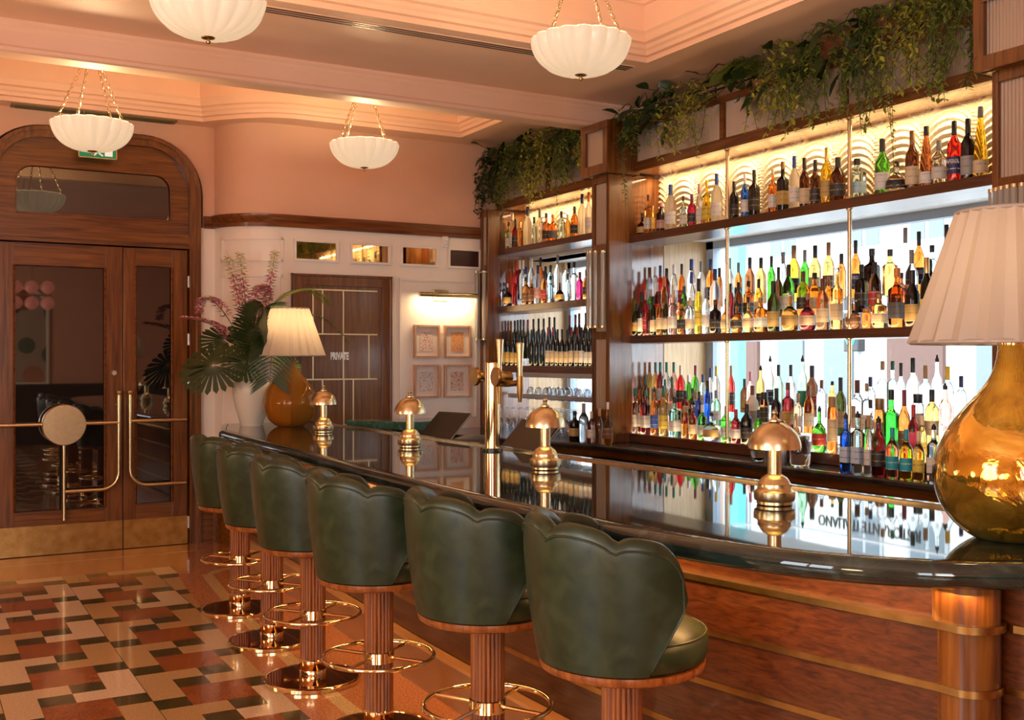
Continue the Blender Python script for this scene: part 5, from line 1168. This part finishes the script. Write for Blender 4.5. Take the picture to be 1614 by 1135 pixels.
def bigleaf(y, z, lb, n, size, seed, mat=LEAF_D, x=4.95):
    t = thing('leafy_plant', lb, 'plant', (x, y, z), 0, 'broad leaved plants above the bottle wall'); rng = random.Random(seed); st, lv = MB(), MB()
    for k in range(n):
        a = rng.uniform(.5 * PI, 1.5 * PI); rr = rng.uniform(.08, .26); p = Vector((rr * math.cos(a), rng.gauss(0, .14), rng.uniform(-.10, .18)))
        st.tube(cat_path([Vector((0, 0, 0)), p * .5 + Vector((0, 0, .06)), p], 4), .003, 4, caps=False)
        dv = Vector((math.cos(a) * .6, rng.uniform(-.7, .7), rng.uniform(-.8, .4))); leaf_blade(lv, p, dv, size * rng.uniform(.7, 1.2), size * .62 * rng.uniform(.8, 1.1), Vector((-.8, rng.uniform(-.4, .4), .7)), fold=.12)
    st.build('stems', STEMM, t); lv.build('leaves', mat, t)
def frondplant(y, z, lb, n, size, seed, x=4.95):
    t = thing('palm_plant', lb, 'plant', (x, y, z)); rng = random.Random(seed); st, lv = MB(), MB()
    for k in range(n):
        a = PI + rng.uniform(-1.2, 1.2); L = size * rng.uniform(.7, 1.1); path = cat_path([Vector((0, 0, 0)), Vector((math.cos(a) * L * .35, math.sin(a) * L * .5, L * .22)), Vector((math.cos(a) * L * .6, math.sin(a) * L, L * .10))], 8)
        st.tube(path, .003, 4, caps=False)
        for j in range(22):
            f_ = (.15 + .85 * j / 21) * (len(path) - 1); i = min(int(f_), len(path) - 2); p = path[i].lerp(path[i + 1], f_ - i); tn = (path[i + 1] - path[i]).normalized(); sd = tn.cross(Vector((0, 0, 1))).normalized()
            for sg in (-1, 1): leaf_blade(lv, p, sd * sg + tn * .6, L * .38 * (1 - .5 * j / 21), .012, Vector((0, 0, 1)))
    st.build('stems', STEMM, t); lv.build('leaflets', LEAF, t)
PL = [
 (6.70, 3.42, 'feathery plant at the central pillar trailing one long tendril', 34, .34, .22, LEAF, .034, .016, 16, 1, [(-.06, .66), (.05, .30)]),
 (6.02, 3.40, 'yellow-green trailing plant, second from the central pillar', 34, .36, .26, LEAF_Y, .034, .017, 16, 2, [(-.22, .42)]),
 (5.05, 3.44, 'dense trailing plant hanging over the middle of the wide shelves', 52, .44, .30, LEAF_Y, .034, .016, 16, 3, None),
 (4.74, 3.46, 'dark fine-leaved plant beside the terracotta planter', 40, .46, .26, LEAF, .032, .014, 16, 4, None),
 (4.36, 3.46, 'pale trailing plant with long strands above the red bottles', 40, .56, .22, LEAF, .032, .014, 17, 5, [(-.02, .60)]),
 (4.02, 3.48, 'bushy plant trailing a long dark tendril over the top shelf', 50, .42, .28, LEAF_Y, .036, .016, 16, 6, [(.09, .86)]),
 (3.74, 3.46, 'bright trailing plant beside the pillar behind the golden lamp', 46, .50, .26, LEAF, .034, .016, 16, 7, None),
 (8.92, 3.44, 'dark bushy plant in the corner against the far wall', 56, .48, .26, LEAF_D, .036, .018, 17, 8, None),
 (8.50, 3.42, 'brownish trailing plant, second from the far wall', 44, .40, .28, LEAF, .034, .016, 16, 9, [(.05, .55)]),
 (8.02, 3.42, 'bright green trailing plant above the narrow shelves', 52, .44, .26, LEAF_Y, .034, .016, 17, 10, [(.05, .60)]),
 (7.62, 3.42, 'olive trailing plant above the wine bottles', 48, .36, .26, LEAF, .034, .016, 16, 11, [(0, .5)]),
 (7.24, 3.42, 'light green trailing plant touching the central pillar cap', 40, .32, .20, LEAF_Y, .034, .016, 16, 12, None)]
for y, z, lb, n, L, sp_, mt, ll, lw, dn, sd, tn in PL: plant(y, z, lb, int(n * .55), L, sp_, mt, ll * 1.25, lw * 1.35, dn, sd, tendril=tn)
for y, z, lb, n, s_, sd in ((6.62, 3.42, 'broad dark leaves standing above the central pillar', 15, .12, 21), (6.30, 3.42, 'broad rounded leaves between the two feathery plants', 18, .12, 22), (5.55, 3.42, 'broad olive leaves beside the palm plant', 14, .11, 23), (4.90, 3.42, 'broad bright leaves hanging in the dense middle plant', 12, .13, 24), (4.55, 3.42, 'dark upright leaves near the ceiling above the planter', 14, .12, 25), (8.72, 3.42, 'broad dark leaves near the ceiling by the far wall', 20, .13, 26), (8.25, 3.42, 'broad dark leaves above the bright green trailing plant', 18, .12, 27), (7.75, 3.42, 'broad dark leaves between the olive and bright plants', 16, .12, 28)): bigleaf(y, z, lb, int(n * 1.3), s_ * 1.15, sd)
frondplant(5.35, 3.46, 'spiky palm plant fanning out towards the ceiling', 9, .46, 31)
TERRA = P('terracotta', (.22, .055, .022), .6)
for y, lb in ((4.52, 'terracotta trough standing on the header among the plants'),):
    t = thing('planter_trough', lb, 'planter'); m = MB().box(4.90, 5.12, y - .30, y + .30, 3.43, 3.56); m.build('body', TERRA, t, False, .01); MB().box(4.89, 5.13, y - .31, y + .31, 3.545, 3.575).build('rim', TERRA, t, False, .006)
